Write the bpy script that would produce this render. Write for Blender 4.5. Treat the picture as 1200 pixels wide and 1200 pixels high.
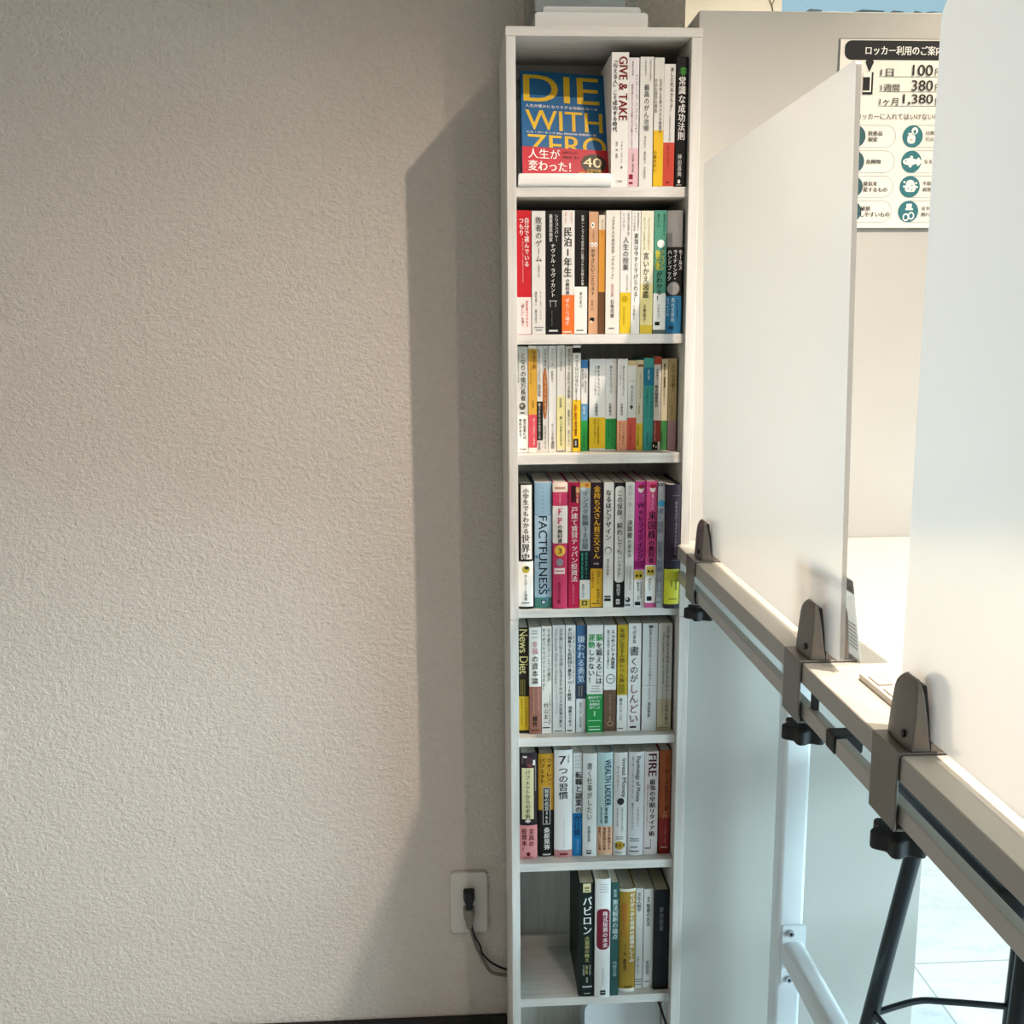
import bpy, bmesh, math, random
from mathutils import Matrix, Vector
SC=bpy.context.scene; COL=SC.collection
for o in list(bpy.data.objects): bpy.data.objects.remove(o)

# ---------------------------------------------------------------- camera
cd=bpy.data.cameras.new('camera'); cam=bpy.data.objects.new('camera',cd); COL.objects.link(cam)
RT=Vector((0.99844,-0.055415,-0.0069)); UP=Vector((0.016309,0.171187,0.985104)); FW=Vector((0.053409,0.983679,-0.171823))
cam.matrix_world=Matrix(((RT.x,UP.x,-FW.x,0),(RT.y,UP.y,-FW.y,0),(RT.z,UP.z,-FW.z,1.375),(0,0,0,1)))
cd.sensor_width=36; cd.lens=35.663; cd.clip_start=.02; SC.camera=cam

# ---------------------------------------------------------------- light and exposure
def lin(h):
    c=[int(h[i:i+2],16)/255 for i in (0,2,4)]
    return tuple(v/12.92 if v<=.04045 else ((v+.055)/1.055)**2.4 for v in c)
SC.view_settings.view_transform='Standard'; SC.view_settings.look='None'
SC.view_settings.gamma=1; SC.view_settings.use_curve_mapping=False
SC.view_settings.exposure=0.03
wd=bpy.data.worlds.new('daylight'); SC.world=wd; wd.use_nodes=True
bgn=wd.node_tree.nodes['Background']; bgn.inputs[0].default_value=(.56,.82,.95,1); bgn.inputs[1].default_value=.75
def area(name,loc,aim,energy,col,size,size_y=None,spread=180,portal=False,shape=None):
    l=bpy.data.lights.new(name,'AREA'); l.energy=energy; l.color=col; l.size=size; l.spread=math.radians(spread)
    if size_y: l.shape='RECTANGLE'; l.size_y=size_y
    if shape: l.shape=shape
    o=bpy.data.objects.new(name,l); COL.objects.link(o); o.location=loc
    o.rotation_euler=(Vector(aim)-Vector(loc)).to_track_quat('-Z','Y').to_euler()
    if portal: l.cycles.is_portal=True
    return o
def spot(name,loc,aim,energy,col,angle,blend,radius):
    l=bpy.data.lights.new(name,'SPOT'); l.energy=energy; l.color=col; l.spot_size=math.radians(angle); l.spot_blend=blend; l.shadow_soft_size=radius
    o=bpy.data.objects.new(name,l); COL.objects.link(o); o.location=loc
    o.rotation_euler=(Vector(aim)-Vector(loc)).to_track_quat('-Z','Y').to_euler(); return o
WARM=(1.0,.842,.74)
spot('ceiling_lamp_light',(.715,.71,2.50),(-.42,.70,0),132,WARM,116,.95,.012)
spot('ceiling_lamp_light',(.585,.15,2.50),(.40,.3,0),37,WARM,140,.85,.012)
spot('ceiling_lamp_light',(1.38,1.27,2.50),(1.34,1.3,0),96,(1.0,.84,.66),119,.46,.03)
spot('ceiling_lamp_light',(-1.4,-.3,2.50),(-1.2,.1,0),16,WARM,168,.85,.05)
spot('back_room_lamp_light',(1.0,2.55,2.54),(.95,2.75,0),28,(1.0,.84,.64),165,.4,.05)
spot('added_floor_light',(2.0,1.0,2.50),(1.75,1.3,0),85,(.60,.88,1.0),84,.5,.08)  # added cool spot, no known lamp: floor bounce brightens the area below the counter
area('window_daylight',(2.86,.0,.85),(.9,.8,.15),48,(.66,.89,1.0),2.4,.9,spread=78)
area('window_portal',(1.77,3.19,1.25),(1.77,0,1.25),1,(1,1,1),1.5,2.4,portal=True)

# ---------------------------------------------------------------- materials
MATS={}
def mat(h,rough=.5,metal=0,spec=.4,key=''):
    k=(h,rough,metal,spec,key)
    if k in MATS: return MATS[k]
    m=bpy.data.materials.new('m_'+h+key); m.use_nodes=True
    b=m.node_tree.nodes['Principled BSDF']
    k_=.9 if spec==.22 else 1; b.inputs['Base Color'].default_value=(*[v*k_ for v in lin(h)],1); b.inputs['Roughness'].default_value=rough
    b.inputs['Metallic'].default_value=metal; b.inputs['Specular IOR Level'].default_value=spec
    MATS[k]=m; return m
def nodes(m):
    nt=m.node_tree; return nt,nt.nodes,nt.links
def tex_coord(nt,scale=(1,1,1),loc=(0,0,0)):
    t=nt.nodes.new('ShaderNodeTexCoord'); mp=nt.nodes.new('ShaderNodeMapping')
    mp.inputs['Scale'].default_value=scale; mp.inputs['Location'].default_value=loc
    nt.links.new(t.outputs['Object'],mp.inputs[0]); return mp.outputs[0]
def ramp(nt,src,stops):
    r=nt.nodes.new('ShaderNodeValToRGB'); nt.links.new(src,r.inputs[0])
    e=r.color_ramp.elements
    while len(e)<len(stops): e.new(.5)
    for el,(p,c) in zip(e,stops): el.position=p; el.color=(*lin(c),1)
    return r.outputs[0]
def noise(nt,vec,scale,detail=4,rough=.55):
    n=nt.nodes.new('ShaderNodeTexNoise'); n.inputs['Scale'].default_value=scale; n.inputs['Detail'].default_value=detail; n.inputs['Roughness'].default_value=rough
    nt.links.new(vec,n.inputs['Vector']); return n.outputs[0]
def bump(nt,h,strength,dist):
    b=nt.nodes.new('ShaderNodeBump'); b.inputs['Strength'].default_value=strength; b.inputs['Distance'].default_value=dist
    nt.links.new(h,b.inputs['Height']); return b.outputs[0]
def proc(name,rough,spec=.4,metal=0):
    m=bpy.data.materials.new(name); m.use_nodes=True; b=m.node_tree.nodes['Principled BSDF']
    b.inputs['Roughness'].default_value=rough; b.inputs['Specular IOR Level'].default_value=spec; b.inputs['Metallic'].default_value=metal
    return m,m.node_tree,b
# embossed wallpaper
M_WALL,nt,b=proc('wallpaper',.85,.2)
v=tex_coord(nt,(1,1,1.25)); n1=noise(nt,v,120,4,.6); n2=noise(nt,v,330,3,.6)
ad=nt.nodes.new('ShaderNodeMath'); ad.operation='MULTIPLY_ADD'; ad.inputs[1].default_value=.35; nt.links.new(n2,ad.inputs[0]); nt.links.new(n1,ad.inputs[2])
nt.links.new(ramp(nt,n1,[(.3,'d3c8bd'),(.7,'dacfc4')]),b.inputs['Base Color'])
nt.links.new(bump(nt,ad.outputs[0],.85,.006),b.inputs['Normal'])
# whitewashed wood grain (vertical and horizontal)
def wood(name,scale):
    m,nt,b=proc(name,.55,.35); v=tex_coord(nt,scale); n=noise(nt,v,9,6,.65)
    nt.links.new(ramp(nt,n,[(.30,'bdb8b0'),(.48,'cbc7c0'),(.62,'d2cec8'),(.78,'c6c1b9')]),b.inputs['Base Color'])
    nt.links.new(bump(nt,n,.15,.0008),b.inputs['Normal']); return m
M_WOODV=wood('white_wood_vertical',(14,14,.7)); M_WOODH=wood('white_wood_horizontal',(.7,14,14))
M_CREAM=mat('ddd5c6',.8); M_CEIL=mat('dcd8d0',.9)
M_LOCK,nt,b=proc('locker_laminate',.42,.45); v=tex_coord(nt); n=noise(nt,v,3,3); nt.links.new(ramp(nt,n,[(.3,'b9b6af'),(.7,'bdbab3')]),b.inputs['Base Color'])
# marble tiles
M_TILE,nt,b=proc('marble_tile',.28,.5)
v=tex_coord(nt,(1,1,1)); br=nt.nodes.new('ShaderNodeTexBrick'); br.offset=0; br.inputs['Scale'].default_value=1
br.inputs['Brick Width'].default_value=.6; br.inputs['Row Height'].default_value=.6; br.inputs['Mortar Size'].default_value=.0022; br.inputs['Mortar Smooth'].default_value=.1
vm=tex_coord(nt,(1,1,1),(-.9875+.6,-1.985+.6*4,0)); nt.links.new(vm,br.inputs['Vector'])
wv=noise(nt,tex_coord(nt,(1,1.8,1)),2.6,8,.68)
mc=ramp(nt,wv,[(.40,'dfe5e6'),(.48,'dde3e5'),(.5,'d0d8db'),(.52,'dde3e5'),(.7,'e2e8e9')])
nt.links.new(mc,br.inputs['Color1']); nt.links.new(mc,br.inputs['Color2']); br.inputs['Mortar'].default_value=(*lin('a9b2b6'),1)
nt.links.new(br.outputs['Color'],b.inputs['Base Color'])
# table laminate
M_TABLE,nt,b=proc('table_laminate',.38,.45); v=tex_coord(nt); n=noise(nt,v,40,3); nt.links.new(ramp(nt,n,[(.3,'cac5ba'),(.7,'cec9be')]),b.inputs['Base Color'])
M_ALU,nt,b=proc('painted_grey_metal',.38,.5,.55); v=tex_coord(nt); n=noise(nt,v,900,2); nt.links.new(ramp(nt,n,[(.3,'6f6a64'),(.7,'7a756f')]),b.inputs['Base Color'])
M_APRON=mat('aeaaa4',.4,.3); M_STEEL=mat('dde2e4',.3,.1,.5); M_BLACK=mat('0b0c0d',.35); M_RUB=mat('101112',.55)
M_STOOL=mat('15191d',.28,.2); M_WHITE=mat('e6e4de',.35); M_DARK=mat('0a0908',.7); M_CHROME=mat('b8bcc0',.25,.9)
M_BASE=mat('12100f',.5); M_GREYPL=mat('8a867e',.5)
# frosted acrylic: scatters light through and back, blurs what stands right behind it
M_FROST=bpy.data.materials.new('frosted_acrylic'); M_FROST.use_nodes=True; nt,N,L=nodes(M_FROST); N.clear()
out=N.new('ShaderNodeOutputMaterial'); tl=N.new('ShaderNodeBsdfTranslucent'); df=N.new('ShaderNodeBsdfDiffuse'); rf=N.new('ShaderNodeBsdfRefraction'); tr=N.new('ShaderNodeBsdfTransparent'); gl=N.new('ShaderNodeBsdfGlossy')
for x in (tl,df): x.inputs[0].default_value=(.57,.57,.56,1)
rf.inputs['Roughness'].default_value=.38; rf.inputs['IOR'].default_value=1.12; rf.inputs[0].default_value=(.95,.95,.94,1)
gl.inputs['Roughness'].default_value=.35
m1=N.new('ShaderNodeMixShader'); m1.inputs[0].default_value=.32; L.new(tl.outputs[0],m1.inputs[1]); L.new(df.outputs[0],m1.inputs[2])
ge=N.new('ShaderNodeNewGeometry'); m2=N.new('ShaderNodeMixShader'); L.new(ge.outputs['Backfacing'],m2.inputs[0]); L.new(m1.outputs[0],m2.inputs[1]); L.new(tr.outputs[0],m2.inputs[2])
m3=N.new('ShaderNodeMixShader'); m3.inputs[0].default_value=.30; L.new(m2.outputs[0],m3.inputs[1]); L.new(rf.outputs[0],m3.inputs[2])
m4=N.new('ShaderNodeMixShader'); m4.inputs[0].default_value=.04; L.new(m3.outputs[0],m4.inputs[1]); L.new(gl.outputs[0],m4.inputs[2])
L.new(m4.outputs[0],out.inputs[0])
def clearmat(name,tint,gloss=.12,rough=.03):
    m=bpy.data.materials.new(name); m.use_nodes=True; nt,N,L=nodes(m); N.clear(); out=N.new('ShaderNodeOutputMaterial')
    t=N.new('ShaderNodeBsdfTransparent'); t.inputs[0].default_value=(*tint,1); g=N.new('ShaderNodeBsdfGlossy'); g.inputs['Roughness'].default_value=rough
    mx=N.new('ShaderNodeMixShader'); mx.inputs[0].default_value=gloss; L.new(t.outputs[0],mx.inputs[1]); L.new(g.outputs[0],mx.inputs[2]); L.new(mx.outputs[0],out.inputs[0]); return m
M_CLEAR=clearmat('clear_acrylic',(.86,.88,.88)); M_GLASS=clearmat('window_glass',(.93,.97,.98),.06)

# ---------------------------------------------------------------- mesh helpers
class MB:
    def __init__(s): s.v=[]; s.f=[]; s.m=[]; s.mats=[]
    def mi(s,m):
        if m not in s.mats: s.mats.append(m)
        return s.mats.index(m)
    def add(s,vs,fs,m):
        o=len(s.v); i=s.mi(m); s.v+=[tuple(v) for v in vs]; s.f+=[tuple(o+k for k in f) for f in fs]; s.m+=[i]*len(fs); return s
    def box(s,a,b,m):
        x0,y0,z0=a; x1,y1,z1=b
        return s.add([(x0,y0,z0),(x1,y0,z0),(x1,y1,z0),(x0,y1,z0),(x0,y0,z1),(x1,y0,z1),(x1,y1,z1),(x0,y1,z1)],[(0,3,2,1),(4,5,6,7),(0,1,5,4),(1,2,6,5),(2,3,7,6),(3,0,4,7)],m)
    def loft(s,rings,m,caps=True):
        n=len(rings[0]); vs=[p for r in rings for p in r]; fs=[]
        for i in range(len(rings)-1):
            for j in range(n):
                k=(j+1)%n; fs.append((i*n+j,i*n+k,(i+1)*n+k,(i+1)*n+j))
        if caps: fs.append(tuple(reversed(range(n)))); fs.append(tuple(range((len(rings)-1)*n,len(rings)*n)))
        return s.add(vs,fs,m)
    def tube(s,pts,r,m,n=12):
        pts=[Vector(p) for p in pts]; rs=r if isinstance(r,(list,tuple)) else [r]*len(pts); rings=[]; up=None
        for i,p in enumerate(pts):
            d=(pts[min(i+1,len(pts)-1)]-pts[max(i-1,0)]).normalized()
            if up is None: up=d.orthogonal().normalized()
            up=(up-d*up.dot(d)).normalized(); w=d.cross(up)
            rings.append([p+(up*math.cos(2*math.pi*k/n)+w*math.sin(2*math.pi*k/n))*rs[i] for k in range(n)])
        return s.loft(rings,m)
    def prism(s,poly,axis,a,b,m):
        def P(u,v,t): return {'x':(t,u,v),'y':(u,t,v),'z':(u,v,t)}[axis]
        return s.loft([[P(u,v,a) for u,v in poly],[P(u,v,b) for u,v in poly]],m)
    def build(s,name,parent=None,smooth=False,bevel=0,seg=2):
        me=bpy.data.meshes.new(name); me.from_pydata(s.v,[],s.f)
        for m in s.mats: me.materials.append(m)
        me.polygons.foreach_set('material_index',s.m); me.update()
        bm=bmesh.new(); bm.from_mesh(me)
        if not getattr(s,'flat',False): bmesh.ops.recalc_face_normals(bm,faces=bm.faces)
        bm.to_mesh(me); bm.free()
        if smooth:
            me.polygons.foreach_set('use_smooth',[True]*len(me.polygons)); me.set_sharp_from_angle(angle=math.radians(40))
        o=bpy.data.objects.new(name,me); COL.objects.link(o); o.parent=parent
        if bevel:
            bv=o.modifiers.new('bevel','BEVEL'); bv.width=bevel; bv.segments=seg; bv.limit_method='ANGLE'; bv.angle_limit=math.radians(40); bv.harden_normals=False
        return o
def rrect(cx,cy,rx,ry,r,n=5):
    r=min(r,rx,ry); P=[]
    for (sx,sy,a0) in ((1,1,0),(-1,1,90),(-1,-1,180),(1,-1,270)):
        for k in range(n+1):
            a=math.radians(a0+90*k/n); P.append((cx+sx*(rx-r)+r*math.cos(a),cy+sy*(ry-r)+r*math.sin(a)))
    return P
def tag(o,label,cat,group=None):
    o['label']=label; o['category']=cat
    if group: o['group']=group
    return o
def thing(name,loc,label,cat,group=None,rot=None):
    o=bpy.data.objects.new(name,None); o.empty_display_size=.02; COL.objects.link(o); o.location=loc
    if rot: o.rotation_euler=rot
    return tag(o,label,cat,group)
def struct(o): o['kind']='structure'; return o
def smooth_path(pts,k=6):
    P=[Vector(p) for p in pts]; out=[]
    for i in range(len(P)-1):
        p0=P[max(i-1,0)];p1=P[i];p2=P[i+1];p3=P[min(i+2,len(P)-1)]
        for t in range(k):
            t/=k; out.append(.5*((2*p1)+(p2-p0)*t+(2*p0-5*p1+4*p2-p3)*t*t+(3*p1-p0-3*p2+p3)*t**3))
    return out+[P[-1]]

# ---------------------------------------------------------------- data
SHELF=[1.5952, 1.3755, 1.1895, 0.9375, 0.7175, 0.493, 0.2395]
GROUPS=['books on the top shelf', 'books on the second shelf', 'books on the third shelf', 'books on the fourth shelf', 'books on the fifth shelf', 'books on the sixth shelf', 'books on the seventh shelf']
BOOKS=[
 (0,'tall white book with large dark red sideways capitals,beside the leaning blue book',0.2396,0.2652,1.588,0.1918,0.128,'e8e5de','d8d2c4',0,[],None,[('GIVE & TAKE',0.0173,0.1854,0.0958,'7a1418',0.0128,'rb'),('「与える人」こそ成功する時代',0.0053,0.1843,0.0793,'161412',0.0075,'vb'),('アダム・グラント 著',0.0159,0.0652,0.0259,'161412',0.0036,'v'),('楠木 建 監訳',0.0084,0.0652,0.0412,'161412',0.0036,'v'),('三笠書房',0.0123,0.0092,0.0065,'161412',0.0025,'h')],[]),
 (0,'thin white and pale pink book right of the tall red-lettered white one',0.2655,0.2807,1.588,0.1845,0.128,'e3dcdb','d8d2c4',0,[(0.0,0.0559,'dfb9bd')],None,[('フリーランスとして',0.0116,0.1616,0.0773,'3a3034',0.0039,'v'),('経営が通じない人でも大逆転する方法を教えてください!',0.0052,0.1472,0.0533,'8a2836',0.0036,'v'),('大河内薫 若林杏樹',0.0074,0.0485,0.0211,'161412',0.003,'v'),('最新の知識',0.0055,0.1798,0.159,'5a5856',0.0025,'v')],[('q',0.0044,0.0143,0.003,0.0035,'8a1a2a'),('q',0.0044,0.0054,0.003,0.0016,'8a1a2a')]),
 (0,'white book with grey title left of the yellow-banded one on the top shelf',0.2824,0.3025,1.588,0.1857,0.128,'dedbd3','d8d2c4',0,[],None,[('最高のがん治療',0.0101,0.1473,0.08,'4a4a48',0.0087,'v'),('津川友介 勝俣範之 大須賀覚',0.0084,0.0733,0.0116,'6a6a66',0.0036,'v'),('世界中の医学研究を徹底的に',0.0154,0.1812,0.1512,'5a5856',0.0025,'v'),('科学的根拠の本',0.0081,0.1812,0.1591,'5a5856',0.0025,'v')],[]),
 (0,'thin white book with a yellow lower band on the top shelf',0.3039,0.3185,1.588,0.1848,0.128,'dad6cc','d8d2c4',0,[],(0.0006,0.0814,'d8ab12'),[('ただめしを食べさせる食堂が',0.0095,0.1553,0.0769,'161412',0.0048,'v'),('今日も黒字の理由',0.0025,0.1553,0.1066,'161412',0.0042,'v'),('小林せかい',0.0022,0.0528,0.0211,'161412',0.0056,'v')],[]),
 (0,'short white book with a red-orange lower band beside the black book,top shelf',0.3188,0.3355,1.588,0.1758,0.128,'e4e1da','d8d2c4',0,[],(0.0008,0.0641,'c2412c'),[('あした死ぬかもよ？',0.0114,0.1719,0.1067,'161412',0.0058,'v'),('人生最後の日に笑って死ねる質問',0.0094,0.104,0.0662,'5a5856',0.0025,'v'),('ひすいこたろう',0.0072,0.0601,0.0292,'7a1c12',0.0039,'v')],[('q',0.0072,0.0062,0.0028,0.0013,'8a1a12')]),
 (0,'black book with white title and one green character,right end of top shelf',0.3373,0.3542,1.588,0.1861,0.13,'0e0c0c','d8d2c4',0,[],None,[('非',0.0094,0.1719,0.1592,'58b04a',0.0114,'vb'),('常識な成功法則',0.0084,0.1587,0.0673,'f2f0ec',0.0112,'vb'),('神田昌典',0.0067,0.0476,0.0145,'d8d6d0',0.0065,'v')],[('e',0.0062,0.0076,0.002,0.003,'e8e6e0'),('q',0.0062,0.0025,0.004,0.0006,'b8b6b0')]),
 (1,'red book with a pinkish white lower band,left end of the second shelf',0.0965,0.1178,1.587,0.1851,0.128,'c2222c','d8d2c4',0,[],(0.0006,0.0565,'e6d2cd'),[('自分で選んでいる',0.0149,0.1747,0.1015,'f6eeea',0.0075,'vb'),('つもり',0.0069,0.1747,0.1477,'f6eeea',0.0072,'vb'),('行動科学に学ぶ驚異の意思決定',0.0089,0.1442,0.0779,'e8a8a8',0.0025,'v'),('「欲しい」を導く',0.0083,0.0495,0.0121,'7a3a3c',0.0053,'v'),('無意識の力がある',0.0149,0.0515,0.0113,'c03a40',0.0036,'v')],[]),
 (1,'white book with thin grey title between the red and black books,second shelf',0.1192,0.1399,1.587,0.1842,0.128,'dcdad4','d8d2c4',0,[],None,[('敗者のゲーム',0.0105,0.1761,0.1084,'3a3a3a',0.0105,'v'),('原著第八版',0.0108,0.1051,0.0863,'5a5856',0.0031,'v'),('チャールズ・エリス',0.0133,0.0654,0.022,'5a5856',0.0034,'v'),('鹿毛雄二 鹿毛房子',0.0062,0.0654,0.0164,'5a5856',0.0034,'v')],[('q',0.0105,0.0107,0.0074,0.0008,'8a8a88'),('q',0.0105,0.0065,0.0051,0.0008,'8a8a88')]),
 (1,'all black book with white lettering,third from left on the second shelf',0.1408,0.1641,1.587,0.1842,0.128,'131212','d8d2c4',0,[],None,[('シリコンバレー',0.0162,0.1796,0.1386,'e8e6e2',0.0057,'v'),('最重要思想家',0.0074,0.1796,0.1386,'e8e6e2',0.0057,'v'),('ナヴァル・ラヴィカント',0.0108,0.1364,0.056,'f0eeea',0.0074,'v'),('エリック・ジョーゲンソン 著',0.0091,0.0358,0.0133,'a8a6a2',0.002,'v')],[('q',0.0111,0.0504,0.0063,0.0006,'b8b6b2'),('q',0.0068,0.0456,0.0004,0.0044,'b8b6b2'),('q',0.0148,0.0456,0.0004,0.0044,'b8b6b2'),('q',0.0114,0.0054,0.0068,0.0012,'d8d6d2')]),
 (1,'white book with heavy black title and an orange lower band',0.1655,0.1846,1.587,0.185,0.128,'e4e1da','d8d2c4',0,[],(0.0006,0.0593,'e06a24'),[('民泊1年生',0.0088,0.1611,0.0863,'161412',0.0131,'vb'),('の教科書',0.0085,0.084,0.0598,'161412',0.0063,'vb'),('世界一わかる',0.0057,0.1818,0.166,'c86a2a',0.0031,'v'),('はじめて',0.0145,0.1818,0.166,'c86a2a',0.0031,'v'),('ぽんこつ鳩子',0.0083,0.0551,0.0135,'f6eee4',0.0063,'v')],[('q',0.0083,0.0037,0.0068,0.0009,'f0e0d0')]),
 (1,'black book with a plain white lower band,second shelf',0.1849,0.2042,1.587,0.185,0.128,'15120f','d8d2c4',0,[],(0.0006,0.0719,'e2dfd8'),[('世界一シンプルで科学的に証明された究極の食事',0.012,0.1782,0.0736,'e6e4de',0.0043,'v'),('津川友介',0.0097,0.0643,0.0398,'161412',0.0043,'v')],[('q',0.0083,0.0057,0.0057,0.0009,'6a6866')]),
 (1,'tan book with black handwritten title and small round eyes,second shelf',0.2073,0.2216,1.591,0.1836,0.128,'cfa07c','d8d2c4',0,[],None,[('心が晴れる',0.0069,0.1567,0.1402,'6a3c22',0.0031,'v'),('のやさしいことリスト',0.0063,0.1292,0.0582,'161412',0.006,'vb'),('とりい',0.0057,0.0531,0.0357,'161412',0.0051,'v')],[('e',0.0057,0.1636,0.0026,0.0044,'f4efe6'),('e',0.0057,0.1636,0.0011,0.0019,'161412'),('e',0.0046,0.1347,0.0026,0.0033,'f4efe6'),('e',0.0103,0.1347,0.0026,0.0033,'f4efe6'),('e',0.0046,0.1342,0.0009,0.0011,'161412'),('e',0.0103,0.1342,0.0009,0.0011,'161412'),('e',0.0054,0.0221,0.0037,0.0034,'161412'),('e',0.004,0.0187,0.0023,0.002,'e6c6a6')]),
 (1,'slim orange book with a dark brown lower half,second shelf',0.2224,0.2327,1.59,0.1786,0.128,'de9a3e','d8d2c4',0,[(0.1567,0.1786,'e8ddc8'),(0.0,0.0638,'6e4c30')],None,[('夢と金の話',0.0052,0.1717,0.1484,'b87a30',0.0026,'v')],[]),
 (1,'thick white book with grey title and one pink word,second shelf',0.233,0.2545,1.587,0.185,0.128,'e2ddd2','d8d2c4',0,[],None,[('「ユダヤ人の成功哲学「タルムード」',0.0108,0.179,0.0801,'5c5850',0.0054,'v'),('金言集',0.0105,0.0765,0.0562,'c9848c',0.0054,'v'),('石角完爾',0.0105,0.0528,0.0242,'161412',0.0062,'v')],[('q',0.0094,0.0085,0.0043,0.0009,'6a6866')]),
 (1,'white book with a yellow lower band and large thin title,second shelf',0.2554,0.2717,1.587,0.185,0.128,'e0ddd6','d8d2c4',0,[],(0.0006,0.0628,'cfb01e'),[('人生の授業',0.0083,0.1462,0.0957,'3a3838',0.0097,'v'),('伝説の哲学者',0.012,0.1817,0.1481,'5a5856',0.0034,'v'),('ハイデガー',0.0046,0.1817,0.1536,'5a5856',0.0034,'v'),('ほんとうの幸せとは',0.0063,0.0412,0.0144,'7a6410',0.0031,'v'),('なぜ生きるのか問う',0.0109,0.0901,0.0636,'5a5856',0.0029,'v')],[('e',0.0072,0.053,0.0049,0.0051,'b89a10')]),
 (1,'thin white book with small crowded black lettering left of the cream yellow one',0.2725,0.286,1.587,0.1844,0.128,'e2dfd8','d8d2c4',0,[],None,[('家賃は今すぐ下げられる！',0.0072,0.1517,0.0474,'2a2828',0.0072,'v'),('三浦剛士',0.0049,0.0435,0.0215,'5a5856',0.0037,'v'),('家賃崩壊時代に',0.0097,0.1823,0.1544,'5a5856',0.0029,'v'),('トクする知恵',0.004,0.1823,0.1544,'5a5856',0.0029,'v')],[]),
 (1,'cream and yellow book with black title left of the green one',0.2869,0.3061,1.587,0.1844,0.128,'ddd8c0','d8d2c4',0,[(0.0,0.0748,'d9cd8e'),(0.0,0.013,'cdb23a')],None,[('言いかえ図鑑',0.0083,0.1233,0.0538,'222020',0.0098,'v'),('大野萌子',0.0072,0.0454,0.0181,'3a3830',0.0049,'v'),('よけいなひと言を好かれる',0.0121,0.1754,0.1261,'a89018',0.0034,'v'),('セリフに変える',0.0052,0.1754,0.1261,'8a8458',0.0034,'v')],[]),
 (1,'green book with yellow lettering and a white lower band,second shelf',0.3073,0.3262,1.587,0.185,0.128,'4f8f78','d8d2c4',0,[(0.0,0.0059,'55605a')],(0.0059,0.0614,'dcdad2'),[('がわかる！',0.0089,0.0948,0.0491,'101a14',0.0098,'vb'),('アマゾン',0.0132,0.1269,0.0957,'d8c83a',0.0063,'vb'),('物販',0.006,0.1269,0.0957,'d8c83a',0.0075,'vb'),('知識ゼロから',0.0152,0.1801,0.1467,'1c3a30',0.0034,'v'),('個人でも',0.006,0.1801,0.1604,'1c3a30',0.0037,'v'),('ハギヤロー',0.0083,0.0454,0.0209,'161412',0.0043,'v')],[('e',0.0103,0.1357,0.0057,0.006,'eeeae0'),('q',0.0066,0.0153,0.0037,0.0028,'161412')]),
 (1,'thick book banded grey,black and blue at the right end of second shelf',0.3274,0.3518,1.587,0.185,0.128,'1a1818','d8d2c4',0.002,[(0.1308,0.185,'8d8a86'),(0.0,0.0572,'2a6f96')],None,[('セールス',0.0213,0.1275,0.0957,'eae8e4',0.0066,'vb'),('ライティング・',0.0127,0.1269,0.0798,'eae8e4',0.0066,'vb'),('ハンドブック',0.0043,0.1269,0.0798,'eae8e4',0.0066,'vb'),('「売れる営業文」',0.0176,0.0547,0.0173,'12384e',0.0035,'v'),('売れ文章術',0.0101,0.0547,0.0173,'cfe6ee',0.0055,'v'),('のバイブル',0.0026,0.0547,0.0266,'cfe6ee',0.0049,'v')],[('e',0.0109,0.0684,0.0098,0.0101,'8a8886'),('e',0.0109,0.0684,0.0083,0.0087,'9a9894'),('q',0.0083,0.0088,0.004,0.0029,'123a52')]),
 (2,'grey white book with round face emblem and white band,left end of third shelf',0.0972,0.1142,1.6077,0.1675,0.128,'cfcfc8','d8d2c4',0,[],(0.0006,0.0598,'eae7e0'),[('となりの億万長者',0.0091,0.158,0.0823,'161412',0.0088,'v'),('成功を生む七つの法則',0.0015,0.1574,0.1108,'5a5856',0.0026,'v'),('億万長者には',0.0111,0.0545,0.0222,'161412',0.005,'vb'),('理由がある。',0.0044,0.0545,0.0213,'161412',0.0047,'vb'),('早川書房',0.0082,0.0074,0.0041,'161412',0.0026,'h')],[('e',0.0076,0.0741,0.005,0.0058,'55534f'),('e',0.0067,0.0753,0.0021,0.0023,'a8a6a0'),('q',0.0076,0.0636,0.0035,0.0009,'161412')]),
 (2,'ochre book with a rose red lower band,second from left on third shelf',0.1147,0.1276,1.6059,0.1688,0.128,'d2a03c','d8d2c4',0,[(0.1636,0.1688,'e4e0d6'),(0.0,0.0083,'e4e0d6')],(0.0083,0.0609,'c84a54'),[('トコトンやさしい',0.0038,0.1616,0.1084,'5c3c0c',0.0029,'v'),('お金の話',0.0088,0.1616,0.1329,'4a300a',0.0056,'v'),('入門講座',0.0067,0.0852,0.072,'5c3c0c',0.0029,'v'),('賢い選択と知恵',0.0082,0.0554,0.0118,'f4dcd8',0.0029,'v')],[]),
 (2,'thin white book with a black lower band,third shelf',0.1285,0.1373,1.6097,0.1687,0.128,'dad7cf','d8d2c4',0,[],(0.0196,0.0813,'15120f'),[('おそろしくてふるえない動物図鑑',0.0035,0.1629,0.0892,'5a5856',0.0044,'v'),('嘘つきな人の真実とは',0.0035,0.079,0.0216,'e0ded8',0.0038,'v'),('新書',0.0035,0.0172,0.0039,'161412',0.0035,'v')],[]),
 (2,'thin white book with a long brown oval on its spine',0.1384,0.147,1.6164,0.1685,0.128,'e0ddd6','d8d2c4',0,[],None,[('日本の論点',0.0038,0.1642,0.1362,'6a6054',0.0038,'v'),('これからの世界',0.0038,0.1266,0.0608,'e8c8a0',0.0032,'v'),('新潮新書刊',0.0035,0.0431,0.003,'7a746a',0.0032,'v')],[('e',0.0032,0.0931,0.0041,0.0412,'a8622e')]),
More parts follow.
